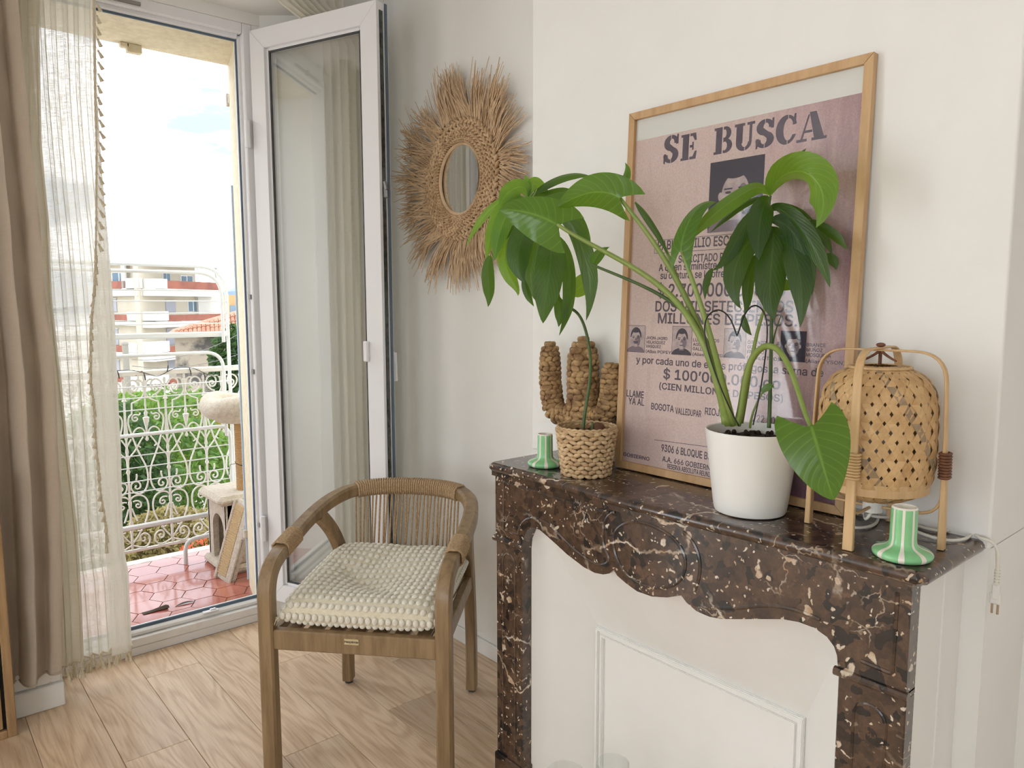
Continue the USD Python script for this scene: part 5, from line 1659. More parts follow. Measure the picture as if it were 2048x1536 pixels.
def rule_box(x0, y0, x1, y1, w=0.0011):
    return sbox(x0, y0, x1, y1).difference(sbox(x0 + w, y0 + w, x1 - w, y1 - w))


rules.append(flat(rule_box(0.0925, 0.552, 0.472, 0.585)))
rules.append(flat(LineString([(0.1203, 0.0869), (0.30, 0.093)]).buffer(0.0006)))
rules.append(flat(LineString([(0.13, 0.012), (0.30, 0.016)]).buffer(0.0005)))
for x0, y0, x1, y1 in ((0.0165, 0.304, 0.0758, 0.3725), (0.160, 0.304, 0.2183, 0.3735), (0.307, 0.3045, 0.364, 0.3715), (0.447, 0.3045, 0.506, 0.370)):
    rules.append(flat(rule_box(x0, y0, x1, y1)))
obj("rule_lines", po(join(rules)), M["print_ink"], sheet)
el_ = lambda cx, cy, rx, ry: affinity.scale(Point(cx, cy).buffer(1, 16), rx, ry)


def portrait(x0, y0, x1, y1, moustache=False, dark_bg=False, shirt="photo_mid", hair="photo_dark", face="photo_light", tilt=0):
    w, h = x1 - x0, y1 - y0
    X = lambda u: x0 + u * w
    Y = lambda v: y0 + v * h
    fr_ = sbox(x0 + 0.001, y0 + 0.001, x1 - 0.001, y1 - 0.001)
    L_ = {"photo_dark": [], "photo_mid": [], "photo_light": []}
    k = lambda g, m, z: L_[m].append(flat(g.intersection(fr_), 0.00012, ZI + z * 0.00012))
    k(fr_, "photo_dark" if dark_bg else "photo_light", 1)
    k(unary_union([el_(X(0.5), Y(-0.02), w * 0.50, h * 0.26), sbox(X(0.36), Y(0.0), X(0.64), Y(0.35))]), shirt, 2)
    k(el_(X(0.5), Y(0.60), w * 0.30, h * 0.33), hair, 3)
    k(sbox(X(0.38), Y(0.16), X(0.62), Y(0.4)), face if dark_bg else "photo_mid", 4)
    fc = "photo_light" if dark_bg or face == "photo_light" else face
    k(unary_union([el_(X(0.5), Y(0.50), w * 0.255, h * 0.30).difference(el_(X(0.48), Y(0.93), w * 0.34, h * 0.20)), el_(X(0.225), Y(0.50), w * 0.04, h * 0.06), el_(X(0.775), Y(0.50), w * 0.04, h * 0.06)]), fc, 5)
    k(unary_union([el_(X(0.64), Y(0.45), w * 0.10, h * 0.20)]), "photo_mid", 6)
    for s_ in (-1, 1):
        k(sbox(X(0.5 + s_ * 0.13 - 0.075), Y(0.585), X(0.5 + s_ * 0.13 + 0.075), Y(0.605)), "photo_dark", 7)
        k(el_(X(0.5 + s_ * 0.13), Y(0.545), w * 0.055, h * 0.018), "photo_dark", 7)
    k(Polygon([(X(0.48), Y(0.55)), (X(0.53), Y(0.55)), (X(0.57), Y(0.43)), (X(0.44), Y(0.43))]), "photo_mid", 7)
    k(el_(X(0.5), Y(0.335), w * 0.10, h * 0.014), "photo_dark", 7)
    if moustache:
        k(el_(X(0.5), Y(0.385), w * 0.14, h * 0.028), "photo_dark", 8)
    return L_


for a, kw in (((0.2453, 0.5905, 0.3865, 0.7525), dict(moustache=True, dark_bg=True, shirt="photo_mid", face="photo_light")), ((0.0165, 0.304, 0.0758, 0.3725), dict(moustache=True)), ((0.160, 0.304, 0.2183, 0.3735), dict(shirt="photo_dark")),
              ((0.307, 0.3045, 0.364, 0.3715), dict(shirt="photo_dark")), ((0.447, 0.3045, 0.506, 0.370), dict(dark_bg=True, face="photo_mid", shirt="photo_dark"))):
    LL = portrait(*a, **kw)
    for mk, ms in LL.items():
        if ms:
            obj("portrait_print", po(join(ms)), M[mk], sheet)
obj("glass", po(bx(fw - 0.003, PW - fw + 0.003, fw - 0.003, PH - fw + 0.003, -0.0075, -0.0055)), M["picture_glass"], pf, "clear picture glass")
# ============================================================ THINGS ON THE MANTEL
M["pot_white"] = mat("white_glazed_pot", S(238, 237, 232), 0.35, coat=0.2)
M["soil"] = mat("dark_potting_soil", S(66, 52, 40), 0.95, S(40, 32, 26), scale=90, bump=1.0, bscale=200, bdist=0.004)
M["green_glaze"] = mat("mint_green_glaze", S(128, 196, 136), 0.28, S(142, 208, 150), scale=20, coat=0.4)
M["white_glaze"] = mat("cream_glaze", S(236, 230, 218), 0.3, coat=0.4)
M["wicker"] = mat("water_hyacinth_wicker", S(220, 192, 152), 0.75, S(178, 146, 106), scale=30, stretch=(1, 1, 2.4), detail=3, bump=0.6, bscale=120, bdist=0.002)
M["wicker_dark"] = mat("water_hyacinth_braid", S(190, 156, 110), 0.75, S(126, 94, 62), scale=26, stretch=(1, 1, 2), detail=3, bump=0.7, bscale=110, bdist=0.002)
M["bamboo"] = mat("bamboo_strip", S(214, 178, 128), 0.55, S(190, 150, 100), scale=30, stretch=(1, 1, 1), detail=3, per_object=5.0, bump=0.2, bscale=150)
M["bamboo_grey"] = mat("greyish_bamboo_strip", S(164, 142, 112), 0.6, S(146, 124, 98), scale=30, per_object=5.0)
M["lamp_wood"] = wood_mat("lamp_leg_wood", S(214, 180, 134), S(196, 160, 112), 0.5, scale=12, stretch=(5, 5, 0.7))
M["leather"] = mat("brown_cord_binding", S(128, 84, 58), 0.7, S(100, 64, 44), scale=60, bump=0.4)
M["white_cable"] = mat("white_flex", S(228, 224, 214), 0.45)
M["white_plastic"] = mat("white_plastic_switch", S(232, 230, 224), 0.4)
M["pin"] = mat("plug_pin", S(176, 160, 140), 0.3, metallic=0.8)
M["lamp_bulb"] = mat("opal_bulb", S(240, 236, 228), 0.4)

# ------------------------------------------------------------ candle holders
def candle_holder(px, py, label, scale=1.0, rot=0.0):
    q = L.at(px, py, 2, ZM)
    d = unit([q[0], q[1], 0])
    rb = 0.0473 * scale
    c = q + d * rb
    t = thing("candle_holder", label, "candle holder", "striped ceramic candle holders on the mantel", loc=(c[0], c[1], ZM), rotz=math.degrees(rot))
    prof = np.array([(0.0, 0.0), (0.036, 0.0), (0.0405, 0.004), (0.0415, 0.009), (0.038, 0.0140), (0.029, 0.0178), (0.0212, 0.0222), (0.0186, 0.031), (0.0185, 0.050), (0.0180, 0.078), (0.0176, 0.0865), (0.0160, 0.0885), (0.0138, 0.0865), (0.0132, 0.070), (0.0, 0.070)]) * scale
    pr = spline(prof[1:12], 34)
    pr[:, 0] *= 1.14
    prof[:, 0] *= 1.14
    prof2 = np.vstack([prof[:1], pr, prof[12:]])
    k = 96
    nstripe = 8
    G, Wt = [], []
    ang = np.linspace(0, 2 * np.pi, k + 1)
    # the outer shell is cut into green bands and cream stripes of one surface
    for i in range(nstripe):
        a0 = 2 * np.pi * i / nstripe
        for lst, lo, hi in ((Wt, -0.10, 0.10), (G, 0.10, 2 * np.pi / nstripe - 0.10)):
            aa = np.linspace(a0 + lo, a0 + hi, 4 if lst is Wt else 10)
            P = np.array([[(r * math.cos(a), r * math.sin(a), z) for a in aa] for r, z in prof2[1:len(pr) - 1]])
            lst.append(grid(P))
    gm, wm = join(G), join(Wt)
    rim = lathe([tuple(q) for q in prof2[len(pr) - 2:]], 48)
    foot = lathe([(0, 0.0), tuple(prof2[1])], 48)
    for m in (gm,):
        m.merge_vertices()
    body = obj("body", gm, M["green_glaze"], t, smooth=50)
    obj("stripe", wm, M["white_glaze"], t, "cream vertical stripes", smooth=50)
    obj("rim", rim, M["white_glaze"], t, "cream rim and hollow", smooth=50)
    obj("foot", foot, M["white_glaze"], t)
    return t


candle_holder(1090, 939, "green ceramic candle holder with thin cream stripes at the left end beside the basket", 0.98, 0.1)
candle_holder(1803, 1131, "green and cream striped ceramic candle holder in front of the bamboo lamp", 1.0, 0.35)

# ------------------------------------------------------------ white pot
POT = np.array([1.354, 0.826, ZM])
PHT = 0.172


def pot_r(z):
    return 0.0725 + (0.0945 - 0.0725) * z / PHT


wp = thing("white_pot", "white glazed tapered plant pot in front of the poster", "plant pot", loc=POT)
prof = [(0, 0), (0.066, 0), (0.0705, 0.0015), (0.0725, 0.005)] + [(pot_r(z), z) for z in np.linspace(0.02, PHT - 0.004, 8)] + [(pot_r(PHT) - 0.0006, PHT - 0.001), (pot_r(PHT) - 0.002, PHT), (pot_r(PHT) - 0.0045, PHT - 0.002), (0.082, 0.12), (0.06, 0.02), (0, 0.02)]
obj("body", lathe(prof, 72), M["pot_white"], wp, smooth=40)


def soil_mesh(r, z, seed):
    P = []
    for k, rr_ in enumerate(np.linspace(0.0, r, 9)):
        P.append([(rr_ * math.cos(a), rr_ * math.sin(a), z + (0.012 * meshkit.fbm([[rr_ * math.cos(a) * 60, rr_ * math.sin(a) * 60, seed]], 3)[0] - 0.006)) for a in np.linspace(0, 2 * np.pi, 37)])
    m = grid(P)
    cr = []
    r_ = np.random.default_rng(seed)
    for k in range(50):
        a, q = r_.random() * 6.283, r * 0.93 * math.sqrt(r_.random())
        cr.append(ellipsoid((q * math.cos(a), q * math.sin(a), z + 0.004), np.diag(0.003 + 0.004 * r_.random(3)), 1))
    return join([m] + cr)


obj("soil", soil_mesh(0.084, PHT - 0.022, 3), M["soil"], wp)

# ------------------------------------------------------------ woven basket
BK = np.array([1.340, 1.284, ZM])
BH, BR0, BR1 = 0.118, 0.058, 0.0735
bk = thing("wicker_basket", "small pale wicker basket planter holding the drooping plant at the left of the mantel", "basket", loc=BK)
obj("liner", lathe([(0, 0.002), (BR0 - 0.005, 0.002), (BR1 - 0.006, BH - 0.004), (BR1 - 0.009, BH - 0.004), (BR0 - 0.008, 0.01), (0, 0.01)], 36), M["wicker_dark"], bk)
obj("soil", soil_mesh(BR1 - 0.010, BH - 0.016, 5), M["soil"], bk)
rows, ncol = 11, 22
for i in range(rows):
    z = 0.005 + (BH - 0.010) * i / (rows - 1)
    r = BR0 + (BR1 - BR0) * z / BH
    ms = []
    for k in range(ncol):
        a = 2 * math.pi * (k + 0.5 * (i % 2)) / ncol
        c = np.array([(r + 0.001) * math.cos(a), (r + 0.001) * math.sin(a), z])
        tg = np.array([-math.sin(a), math.cos(a), 0.30 * (1 if (i + k) % 2 else -1)])
        tg = unit(tg)
        rd = np.array([math.cos(a), math.sin(a), 0])
        ms.append(ellipsoid(c, (tg * r * 2 * math.pi / ncol * 0.60, rd * 0.0058, np.cross(tg, rd) * 0.0060), 1))
    obj("woven_row", join(ms), M["wicker"], bk, smooth=True)
for i, z in enumerate((BH, BH + 0.004)):
    P = [(BR1 * math.cos(a), BR1 * math.sin(a), z + 0.0012 * math.sin(30 * a + 3 * i)) for a in np.linspace(0, 2 * np.pi, 120, endpoint=False)]
    obj("rim_cord", tube(P, 0.0030, 7, up=(0, 0, 1), closed=True), M["wicker"], bk, smooth=True)

# ------------------------------------------------------------ wicker cactus
CA = np.array([1.448, 1.402, ZM])
ca = thing("wicker_cactus", "wicker cactus with two upturned arms standing behind the basket", "ornament")


def braid(path, rad, pitch, nfat, parent, seed, name):
    """fat plaited turns round a path, one mesh per turn"""
    q0 = np.asarray(path, float)
    sq = np.r_[0, np.cumsum(np.linalg.norm(np.diff(q0, axis=0), axis=1))]
    path = np.stack([np.interp(np.linspace(0, sq[-1], 60), sq, q0[:, k]) for k in range(3)], 1)
    P, T, N, B = frames(path, None)
    s = np.r_[0, np.cumsum(np.linalg.norm(np.diff(P, axis=0), axis=1))]
    r_ = np.random.default_rng(seed)
    f = lambda A, c: np.array([np.interp(c, s, A[:, k]) for k in range(A.shape[1])])
    R_ = np.asarray(rad)
    if len(R_) != len(P):
        R_ = np.interp(s / s[-1], np.linspace(0, 1, len(R_)), R_)
    core = tube(P, np.maximum(R_ - 0.004, 0.004), 14)
    obj("core", core, M["wicker_dark"], parent)
    for i, c in enumerate(np.arange(pitch * 0.4, s[-1] + pitch * 0.3, pitch)):
        p, n_, b_, t_ = f(P, c), unit(f(N, c)), unit(f(B, c)), unit(f(T, c))
        r = np.interp(c, s, R_)
        n_k = max(5, int(2 * math.pi * r / (pitch * 1.15)))
        ms = []
        for k in range(n_k):
            a = 2 * math.pi * (k + 0.5 * (i % 2)) / n_k + 0.15 * r_.standard_normal()
            rd = n_ * math.cos(a) + b_ * math.sin(a)
            tg = unit(-n_ * math.sin(a) + b_ * math.cos(a) + t_ * (0.45 if i % 2 else -0.45) + t_ * 0.12 * r_.standard_normal())
            side = np.cross(tg, rd)
            ms.append(ellipsoid(p + rd * (r - 0.0025 + 0.0015 * r_.random()), (tg * (2 * math.pi * r / n_k) * 0.72, rd * pitch * 0.46, side * pitch * (0.50 + 0.10 * r_.random())), 1))
        obj("braid_turn", join(ms), M["wicker_dark"], parent, smooth=True)


up_path = np.array([CA + [0, 0, z] for z in np.linspace(0.002, 0.336, 48)])
cr_ = np.interp(np.linspace(0, 1, 48), [0, 0.2, 0.45, 0.7, 0.86, 0.93, 0.97, 1.0], [0.046, 0.043, 0.041, 0.041, 0.038, 0.031, 0.022, 0.008])
body = thing("body", None, parent=ca)
braid(up_path, cr_, 0.0155, 0, body, 1, "body")
al = thing("arm", None, parent=ca)
pth = fillet([CA + [-0.012, 0.030, 0.128], CA + [-0.022, 0.085, 0.118], CA + [-0.024, 0.104, 0.19], CA + [-0.025, 0.106, 0.322]], 0.05, 9)
braid(pth, np.interp(np.linspace(0, 1, 101), [0, 0.3, 0.8, 0.92, 0.97, 1], [0.026, 0.029, 0.027, 0.023, 0.016, 0.006]), 0.0135, 0, al, 2, "arm")
ar = thing("arm", None, parent=ca)
pth = fillet([CA + [0.006, -0.030, 0.130], CA + [0.012, -0.070, 0.122], CA + [0.014, -0.088, 0.18], CA + [0.016, -0.088, 0.275]], 0.045, 9)
braid(pth, np.interp(np.linspace(0, 1, 101), [0, 0.3, 0.8, 0.92, 0.97, 1], [0.024, 0.027, 0.025, 0.021, 0.014, 0.006]), 0.0135, 0, ar, 3, "arm")

# ------------------------------------------------------------ bamboo lamp
LC = np.array([1.380, 0.588, ZM])
la = thing("bamboo_lamp", "bamboo table lamp with a herringbone woven shade inside two crossed bent arches", "lamp", loc=LC)
SH0, SH1 = 0.068, 0.318                          # shade from bottom to top
def shade_r(z):
    t = (z - SH0) / (SH1 - SH0)
    return 0.100 * (max(1e-4, 1 - abs(2 * t - 1) ** 4.2)) ** 0.40 * (1 - 0.03 * t) + 0.0


zz = SH0 + (SH1 - SH0) * (0.5 - 0.5 * np.cos(np.linspace(0.16, np.pi - 0.16, 26)))
s_arc = np.r_[0, np.cumsum(np.hypot(np.diff([shade_r(z) for z in zz]), np.diff(zz)))]
nst = 30
for sg in (1, -1):
    for k in range(nst):
        a0 = 2 * math.pi * k / nst
        P, Q = [], []
        n_ = 64
        ss = np.linspace(0, s_arc[-1], n_)
        a = a0
        for i, s_ in enumerate(ss):
            z = np.interp(s_, s_arc, zz)
            r = shade_r(z)
            if i:
                a += sg * (ss[1] - ss[0]) * 0.62 / 0.095
            # twill: over two, under two
            cross = (a - sg * 0) * nst / (2 * math.pi)
            other = (s_ * 0.62 / 0.095 * 2) * nst / (2 * math.pi)
            ph = math.sin(math.pi * (other / 2 + (k if sg > 0 else -k - 1)) + (0 if sg > 0 else math.pi) + 0.0)
            off = 0.0017 * sg * math.tanh(2.0 * ph) if True else 0
            rr_ = r + off
            p = np.array([rr_ * math.cos(a), rr_ * math.sin(a), z])
            P.append(p)
            Q.append((a, r, z))
        P = np.array(P)
        T = np.gradient(P, axis=0)
        T /= np.linalg.norm(T, axis=1, keepdims=True)
        Nn = np.array([unit([math.cos(q[0]), math.sin(q[0]), 0.0]) for q in Q])
        # normals of the surface of revolution
        dz = np.gradient([q[2] for q in Q])
        drr = np.gradient([q[1] for q in Q])
        Nn = np.array([unit([math.cos(q[0]) * z_, math.sin(q[0]) * z_, -r_]) for q, z_, r_ in zip(Q, dz, drr)])
        Bn = np.cross(T, Nn)
        w = np.array([0.0062 * min(1, q[1] / 0.085) for q in Q])
        A_, B_ = P - Bn * w[:, None], P + Bn * w[:, None]
        th_ = 0.0007
        V = np.stack([A_ + Nn * th_, B_ + Nn * th_, B_ - Nn * th_, A_ - Nn * th_], 1).reshape(-1, 3)
        F = []
        for i in range(n_ - 1):
            for j in range(4):
                q = (j + 1) % 4
                F += [(4 * i + j, 4 * i + 4 + j, 4 * i + 4 + q), (4 * i + j, 4 * i + 4 + q, 4 * i + q)]
        m = trimesh.Trimesh(V, F, process=False)
        obj("bamboo_strip", m if m.volume > 0 else inv(m), M["bamboo_grey"] if (sg < 0 and k % 6 == 2) else M["bamboo"], la)
hp_ = [(shade_r(SH0 + 0.034) + 0.0035, SH0 + 0.024), (shade_r(SH0 + 0.034) + 0.0045, SH0 + 0.046), (shade_r(SH0 + 0.034) + 0.0025, SH0 + 0.046), (shade_r(SH0 + 0.034) + 0.0015, SH0 + 0.024)]
obj("hoop", lathe(hp_ + hp_[:1], 64), M["lamp_wood"], la)
obj("top_ring", tube([(0.052 * math.cos(a), 0.052 * math.sin(a), SH1 - 0.004) for a in np.linspace(0, 2 * np.pi, 40, endpoint=False)], 0.003, 6, up=(0, 0, 1), closed=True), M["lamp_wood"], la)
dirs = [unit([0.10, -1.0, 0]), unit([1.0, 0.10, 0])]
for i, d in enumerate(dirs):
    for sg in (1, -1):
        e = d * sg
        zt = 0.345 + 0.004 * i
        pts = [e * 0.117 + [0, 0, 0.0], e * 0.115 + [0, 0, 0.14], e * 0.108 + [0, 0, zt], [0, 0, zt]]
        P = fillet(pts, 0.065, 9)
        P = np.vstack([[P[0]], [P[0] * (1 - t) + P[1] * t for t in (0.33, 0.66)], P[1:]])
        wv = np.interp(np.arange(len(P)), [0, 4, len(P) * 0.5, len(P) - 1], [0.0175, 0.016, 0.015, 0.013])
        tv_ = np.interp(np.arange(len(P)), [0, 4, len(P) * 0.5, len(P) - 1], [0.011, 0.009, 0.0045, 0.0035])
        pr_ = np.stack([rrect(w, t, 0.0012) for w, t in zip(wv, tv_)])
        side = np.cross(e, UPV)
        obj("leg", sweep(P, pr_, up=side), M["lamp_wood"], la, smooth=35)
        cz_ = 0.128
        ms = []
        for k in range(9):
            c = e * (0.1155 - 0.001 * k * 0.1) + np.array([0, 0, cz_ + 0.0052 * k])
            ring = rrect(0.022, 0.014, 0.004)
            ms.append(tube([c + side * u + e * v for u, v in ring], 0.0027, 6, up=(0, 0, 1), closed=True))
        obj("binding", join(ms), M["leather"] if sg * (1 if i == 0 else -1) > 0 and i == 0 else M["lamp_wood"], la, smooth=True)
        lp_ = fillet([e * 0.115 + [0, 0, 0.15], e * 0.112 + [0, 0, 0.058], [0, 0, 0.055]], 0.04, 8)
        obj("lower_hoop", tube(lp_, 0.003, 6, up=side), M["lamp_wood"], la, smooth=True)
knot = [ellipsoid((0, 0, 0.3545), np.diag([0.008, 0.008, 0.004]), 2)]
for a_ in (0.4, 2.6, 4.4):
    knot.append(tube(spline([(0, 0, 0.345), (0.012 * math.cos(a_), 0.012 * math.sin(a_), 0.337), (0.034 * math.cos(a_), 0.034 * math.sin(a_), 0.327)], 8), np.linspace(0.0032, 0.0018, 8), 6))
knot.append(tube([(0, 0, 0.345), (0, 0, 0.318)], 0.003, 6))
obj("leather_knot", join(knot), M["leather"], la, "brown leather knot on top", smooth=True)
obj("bulb", lathe([(0, 0.12), (0.014, 0.122), (0.03, 0.15), (0.034, 0.172), (0.026, 0.197), (0, 0.207)], 24), M["lamp_bulb"], la, smooth=True)
obj("socket", lathe([(0, 0.045), (0.017, 0.045), (0.017, 0.12), (0, 0.122)], 20), M["white_plastic"], la)
# cable with its inline switch, coils and plug
cab = thing("lamp_cable", "white lamp cable coiled on the marble with its plug hanging over the right end", "cable")
cr0 = 0.0030
Zc = ZM + cr0 + 0.0006
q = lambda px, py, z=Zc: L.at(px, py, 2, z)
k1 = [LC + [0, 0, 0.045], LC + [0.0, 0.01, 0.028], q(1722, 990, ZM + 0.02), q(1702, 1010), q(1694, 1035), q(1708, 1055), q(1738, 1053), q(1757, 1035), q(1755, 1010, ZM + 0.012), q(1740, 995, ZM + 0.02), q(1718, 985, ZM + 0.018)]
obj("flex", tube(spline(k1, 110), cr0, 8), M["white_cable"], cab, smooth=True)
k2 = [q(1705, 1000), q(1716, 1022, Zc + 0.004), q(1750, 1033, Zc + 0.006), q(1800, 1034, Zc + 0.002), q(1860, 1030), q(1905, 1038), q(1912, 1054), q(1880, 1062), q(1830, 1050), q(1780, 1030), q(1760, 1015, Zc + 0.005), q(1800, 1015, Zc + 0.006), q(1870, 1028, Zc + 0.007), q(1925, 1046, Zc), q(1943, 1064), q(1928, 1078), q(1890, 1080), q(1840, 1066, Zc + 0.004), q(1800, 1042, Zc + 0.009), q(1815, 1028, Zc + 0.010), q(1880, 1033, Zc + 0.012), q(1945, 1056, Zc + 0.003)]
tail = [np.array([1.492, 0.444, ZM + 0.006]), np.array([1.496, 0.424, ZM + 0.001]), np.array([1.497, 0.4145, ZM - 0.022]), np.array([1.4975, 0.4135, ZM - 0.045])]
kk = spline(k2 + tail, 260)
obj("flex", tube(kk, cr0, 8), M["white_cable"], cab, smooth=True)
p0 = q(1745, 1000, ZM + 0.002)
sb = bx(-0.040, 0.040, -0.015, 0.015, 0, 0.024, 0.006)
sb.apply_transform(trimesh.transformations.rotation_matrix(-0.9, [0, 0, 1]))
sb.apply_translation([p0[0] + 0.02, p0[1] + 0.015, ZM])
obj("inline_switch", sb, M["white_plastic"], cab, "white inline switch box")
pe = tail[-1]
pg = []
for k in range(5):
    pg.append(lathe([(0, -0.002), (0.0048, -0.002), (0.0048, 0.001), (0, 0.001)], 14, pe + [0, 0, -0.004 - 0.0055 * k]))
obj("strain_relief", join(pg + [tube([pe + [0, 0, 0.004], pe + [0, 0, -0.03]], 0.0035, 8)]), M["white_cable"], cab)
pd = [bx(-0.0065, 0.0065, -0.0065, 0.0065, -0.058, -0.028, 0.003), bx(-0.005, 0.005, -0.009, 0.009, -0.066, -0.044, 0.003)]
obj("plug", join(pd).apply_translation(pe), M["white_plastic"], cab, smooth=30)
for s_ in (-1, 1):
    obj("plug_pin", tube([pe + [0, 0.0045 * s_, -0.064], pe + [0, 0.0045 * s_, -0.084]], 0.0021, 8), M["pin"], cab)

# ------------------------------------------------------------ glasses at the lower edge, standing inside the hearth
for (px, py, rpx, lab) in ((1226, 1525, 33, "tall clear glass with a thin rim at the lower edge, the right one of two"), (1131, 1543, 38, "wide clear glass cut by the lower edge, the left one of two")):
    depth = 1.68 if px > 1200 else 1.72
    rim = L.deep(px, py, depth)
    r = rpx / FPX * depth
    h = rim[2]
    g_ = thing("glass_vase", lab, "glass", loc=(rim[0], rim[1], 0.0))
    prof = [(0, 0), (r * 0.9, 0), (r * 0.96, 0.004), (r, h * 0.5), (r, h - 0.001), (r - 0.0008, h), (r - 0.0016, h - 0.001), (r - 0.002, h * 0.5), (r * 0.9, 0.012), (0, 0.012)]
    obj("wall", lathe(prof, 48), M["thin_glass"], g_, smooth=40)
# ============================================================ HOUSE PLANTS
def leaf_mat(name, a, b, vein, tr, tf, rough, nv, coat=0.0):
    return usdkit.material(stage, "/World/Looks/" + name, {
        "tc": ("texture_coordinate", {}), "sp": ("separate_xyz", {}), "ab": ("math", {"math_type": "absolute"}),
        "m1": ("math", {"math_type": "multiply", "value2": float(nv)}), "m2": ("math", {"math_type": "multiply", "value2": float(nv) * 0.30}), "sb": ("math", {"math_type": "subtract"}),
        "fr": ("math", {"math_type": "fraction"}), "d": ("math", {"math_type": "subtract", "value2": 0.5}), "da": ("math", {"math_type": "absolute"}),
        "vl": ("map_range", {"clamp": True, "from_min": 0.10, "from_max": 0.02, "to_min": 0.0, "to_max": 0.55}), "mid": ("map_range", {"clamp": True, "from_min": 0.06, "from_max": 0.02, "to_min": 0.0, "to_max": 0.9}), "mx": ("math", {"math_type": "maximum"}),
        "n": ("noise_texture", {"scale": 16.0, "detail": 3.0}), "r": ("rgb_ramp", {"ramp": [(0.3, a), (0.7, b)]}), "c": ("mix", {"mix_type": "mix", "color2": vein}),
        "bu": ("bump", {"strength": 0.35, "distance": 0.002, "invert": True}), "wv": ("math", {"math_type": "multiply", "value2": 1.0}),
        "p": ("principled_bsdf", {"roughness": rough, "coat_weight": coat, "coat_roughness": 0.2}), "t": ("translucent_bsdf", {"color": tr}), "m": ("mix_closure", {"fac": tf})},
        [("tc.UV", "sp.vector"), ("sp.x", "ab.value1"), ("sp.y", "m1.value1"), ("ab.value", "m2.value1"), ("m1.value", "sb.value1"), ("m2.value", "sb.value2"), ("sb.value", "fr.value1"), ("fr.value", "d.value1"), ("d.value", "da.value1"),
         ("da.value", "vl.value"), ("ab.value", "mid.value"), ("vl.result", "mx.value1"), ("mid.result", "mx.value2"), ("tc.object", "n.vector"), ("n.fac", "r.fac"), ("r.color", "c.color1"), ("mx.value", "c.fac"), ("c.color", "p.base_color"),
         ("da.value", "bu.height"), ("bu.normal", "p.normal"), ("p.BSDF", "m.closure1"), ("t.BSDF", "m.closure2")], surface="m.closure")


M["philo_leaf"] = leaf_mat("heart_leaf_green", S(52, 96, 30), S(66, 114, 36), S(112, 158, 64), (0.34, 0.58, 0.04), 0.40, 0.27, 9, 0.35)
M["avocado_leaf"] = leaf_mat("avocado_leaf_green", S(30, 58, 26), S(40, 72, 32), S(68, 104, 52), (0.26, 0.50, 0.03), 0.36, 0.32, 13, 0.3)
M["lit_leaf"] = leaf_mat("lit_avocado_leaf_green", S(74, 118, 40), S(92, 138, 50), S(130, 170, 82), (0.42, 0.66, 0.05), 0.45, 0.36, 13, 0.2)  # lighter copy of the avocado leaf, backlight put into its colour
M["petiole"] = mat("green_petiole", S(122, 146, 62), 0.4, S(136, 152, 76), scale=30, coat=0.2)
M["green_stem"] = mat("dark_green_stem", S(66, 92, 44), 0.45, S(80, 102, 52), scale=30)
M["woody_seed"] = mat("brown_avocado_stone", S(112, 76, 52), 0.7, S(84, 56, 40), scale=40, bump=0.4)
M["heart_wire"] = mat("black_heart_wire", S(24, 24, 26), 0.4)


def leaf(parent, pts, w, kind="ovate", roll=0.0, twist=0.0, fold=0.18, wave=0.0, mat_="avocado_leaf", curl=0.0, nu=11, nt=22):
    """pts: (px, py, depth) along the midrib from base to tip; w: width in photograph pixels at the middle"""
    P = spline([L.deep(*p) for p in pts], nt)
    T = np.gradient(P, axis=0)
    T /= np.linalg.norm(T, axis=1, keepdims=True)
    dm = np.mean([p[2] for p in pts])
    full = w * dm / FPX
    Ln = np.sum(np.linalg.norm(np.diff(P, axis=0), axis=1))
    V = []
    UVs = []
    for i in range(nt):
        t = i / (nt - 1)
        view = unit(P[i] - L.o)
        s0 = unit(np.cross(T[i], view))
        vv = unit(np.cross(s0, T[i]))
        a = roll + twist * (t - 0.5)
        sd = s0 * math.cos(a) + vv * math.sin(a)
        nn = np.cross(sd, T[i])
        if kind == "ovate":
            wd = (t ** 0.66) * ((1 - t) ** 0.74) * 1.95
            wd *= 1 - 0.42 * max(0, (t - 0.74) / 0.26) ** 0.8
        else:
            wd = (t + 0.03) ** 0.20 * (1 - t) ** 0.74 * 1.42
        hw = full / 2 * wd / max(0.35, abs(math.cos(roll)))
        row = []
        for j in range(nu):
            u = -1 + 2 * j / (nu - 1)
            back = 0.0
            if kind == "heart":
                back = -0.30 * Ln * (1 - t) ** 4 * (abs(u) ** 1.3)
            q = P[i] + sd * (hw * u) + nn * (hw * (fold * abs(u) - curl * u * u) + wave * hw * math.sin(9 * t + 2.5 * u) * abs(u) ** 2) + T[i] * back
            row.append(q)
            UVs.append((u, t))
        V.append(row)
    return obj("leaf", grid(V), M[mat_], parent, smooth=True, uv=UVs)


def stalk(parent, name, pts, r0, r1, mat_, n=40, k=9):
    P = spline([L.deep(*p) for p in pts], n)
    return obj(name, tube(P, np.linspace(r0, r1, n), k), M[mat_], parent, smooth=True)


DP = float(L.proj(POT + [0, 0, PHT - 0.02])[2])
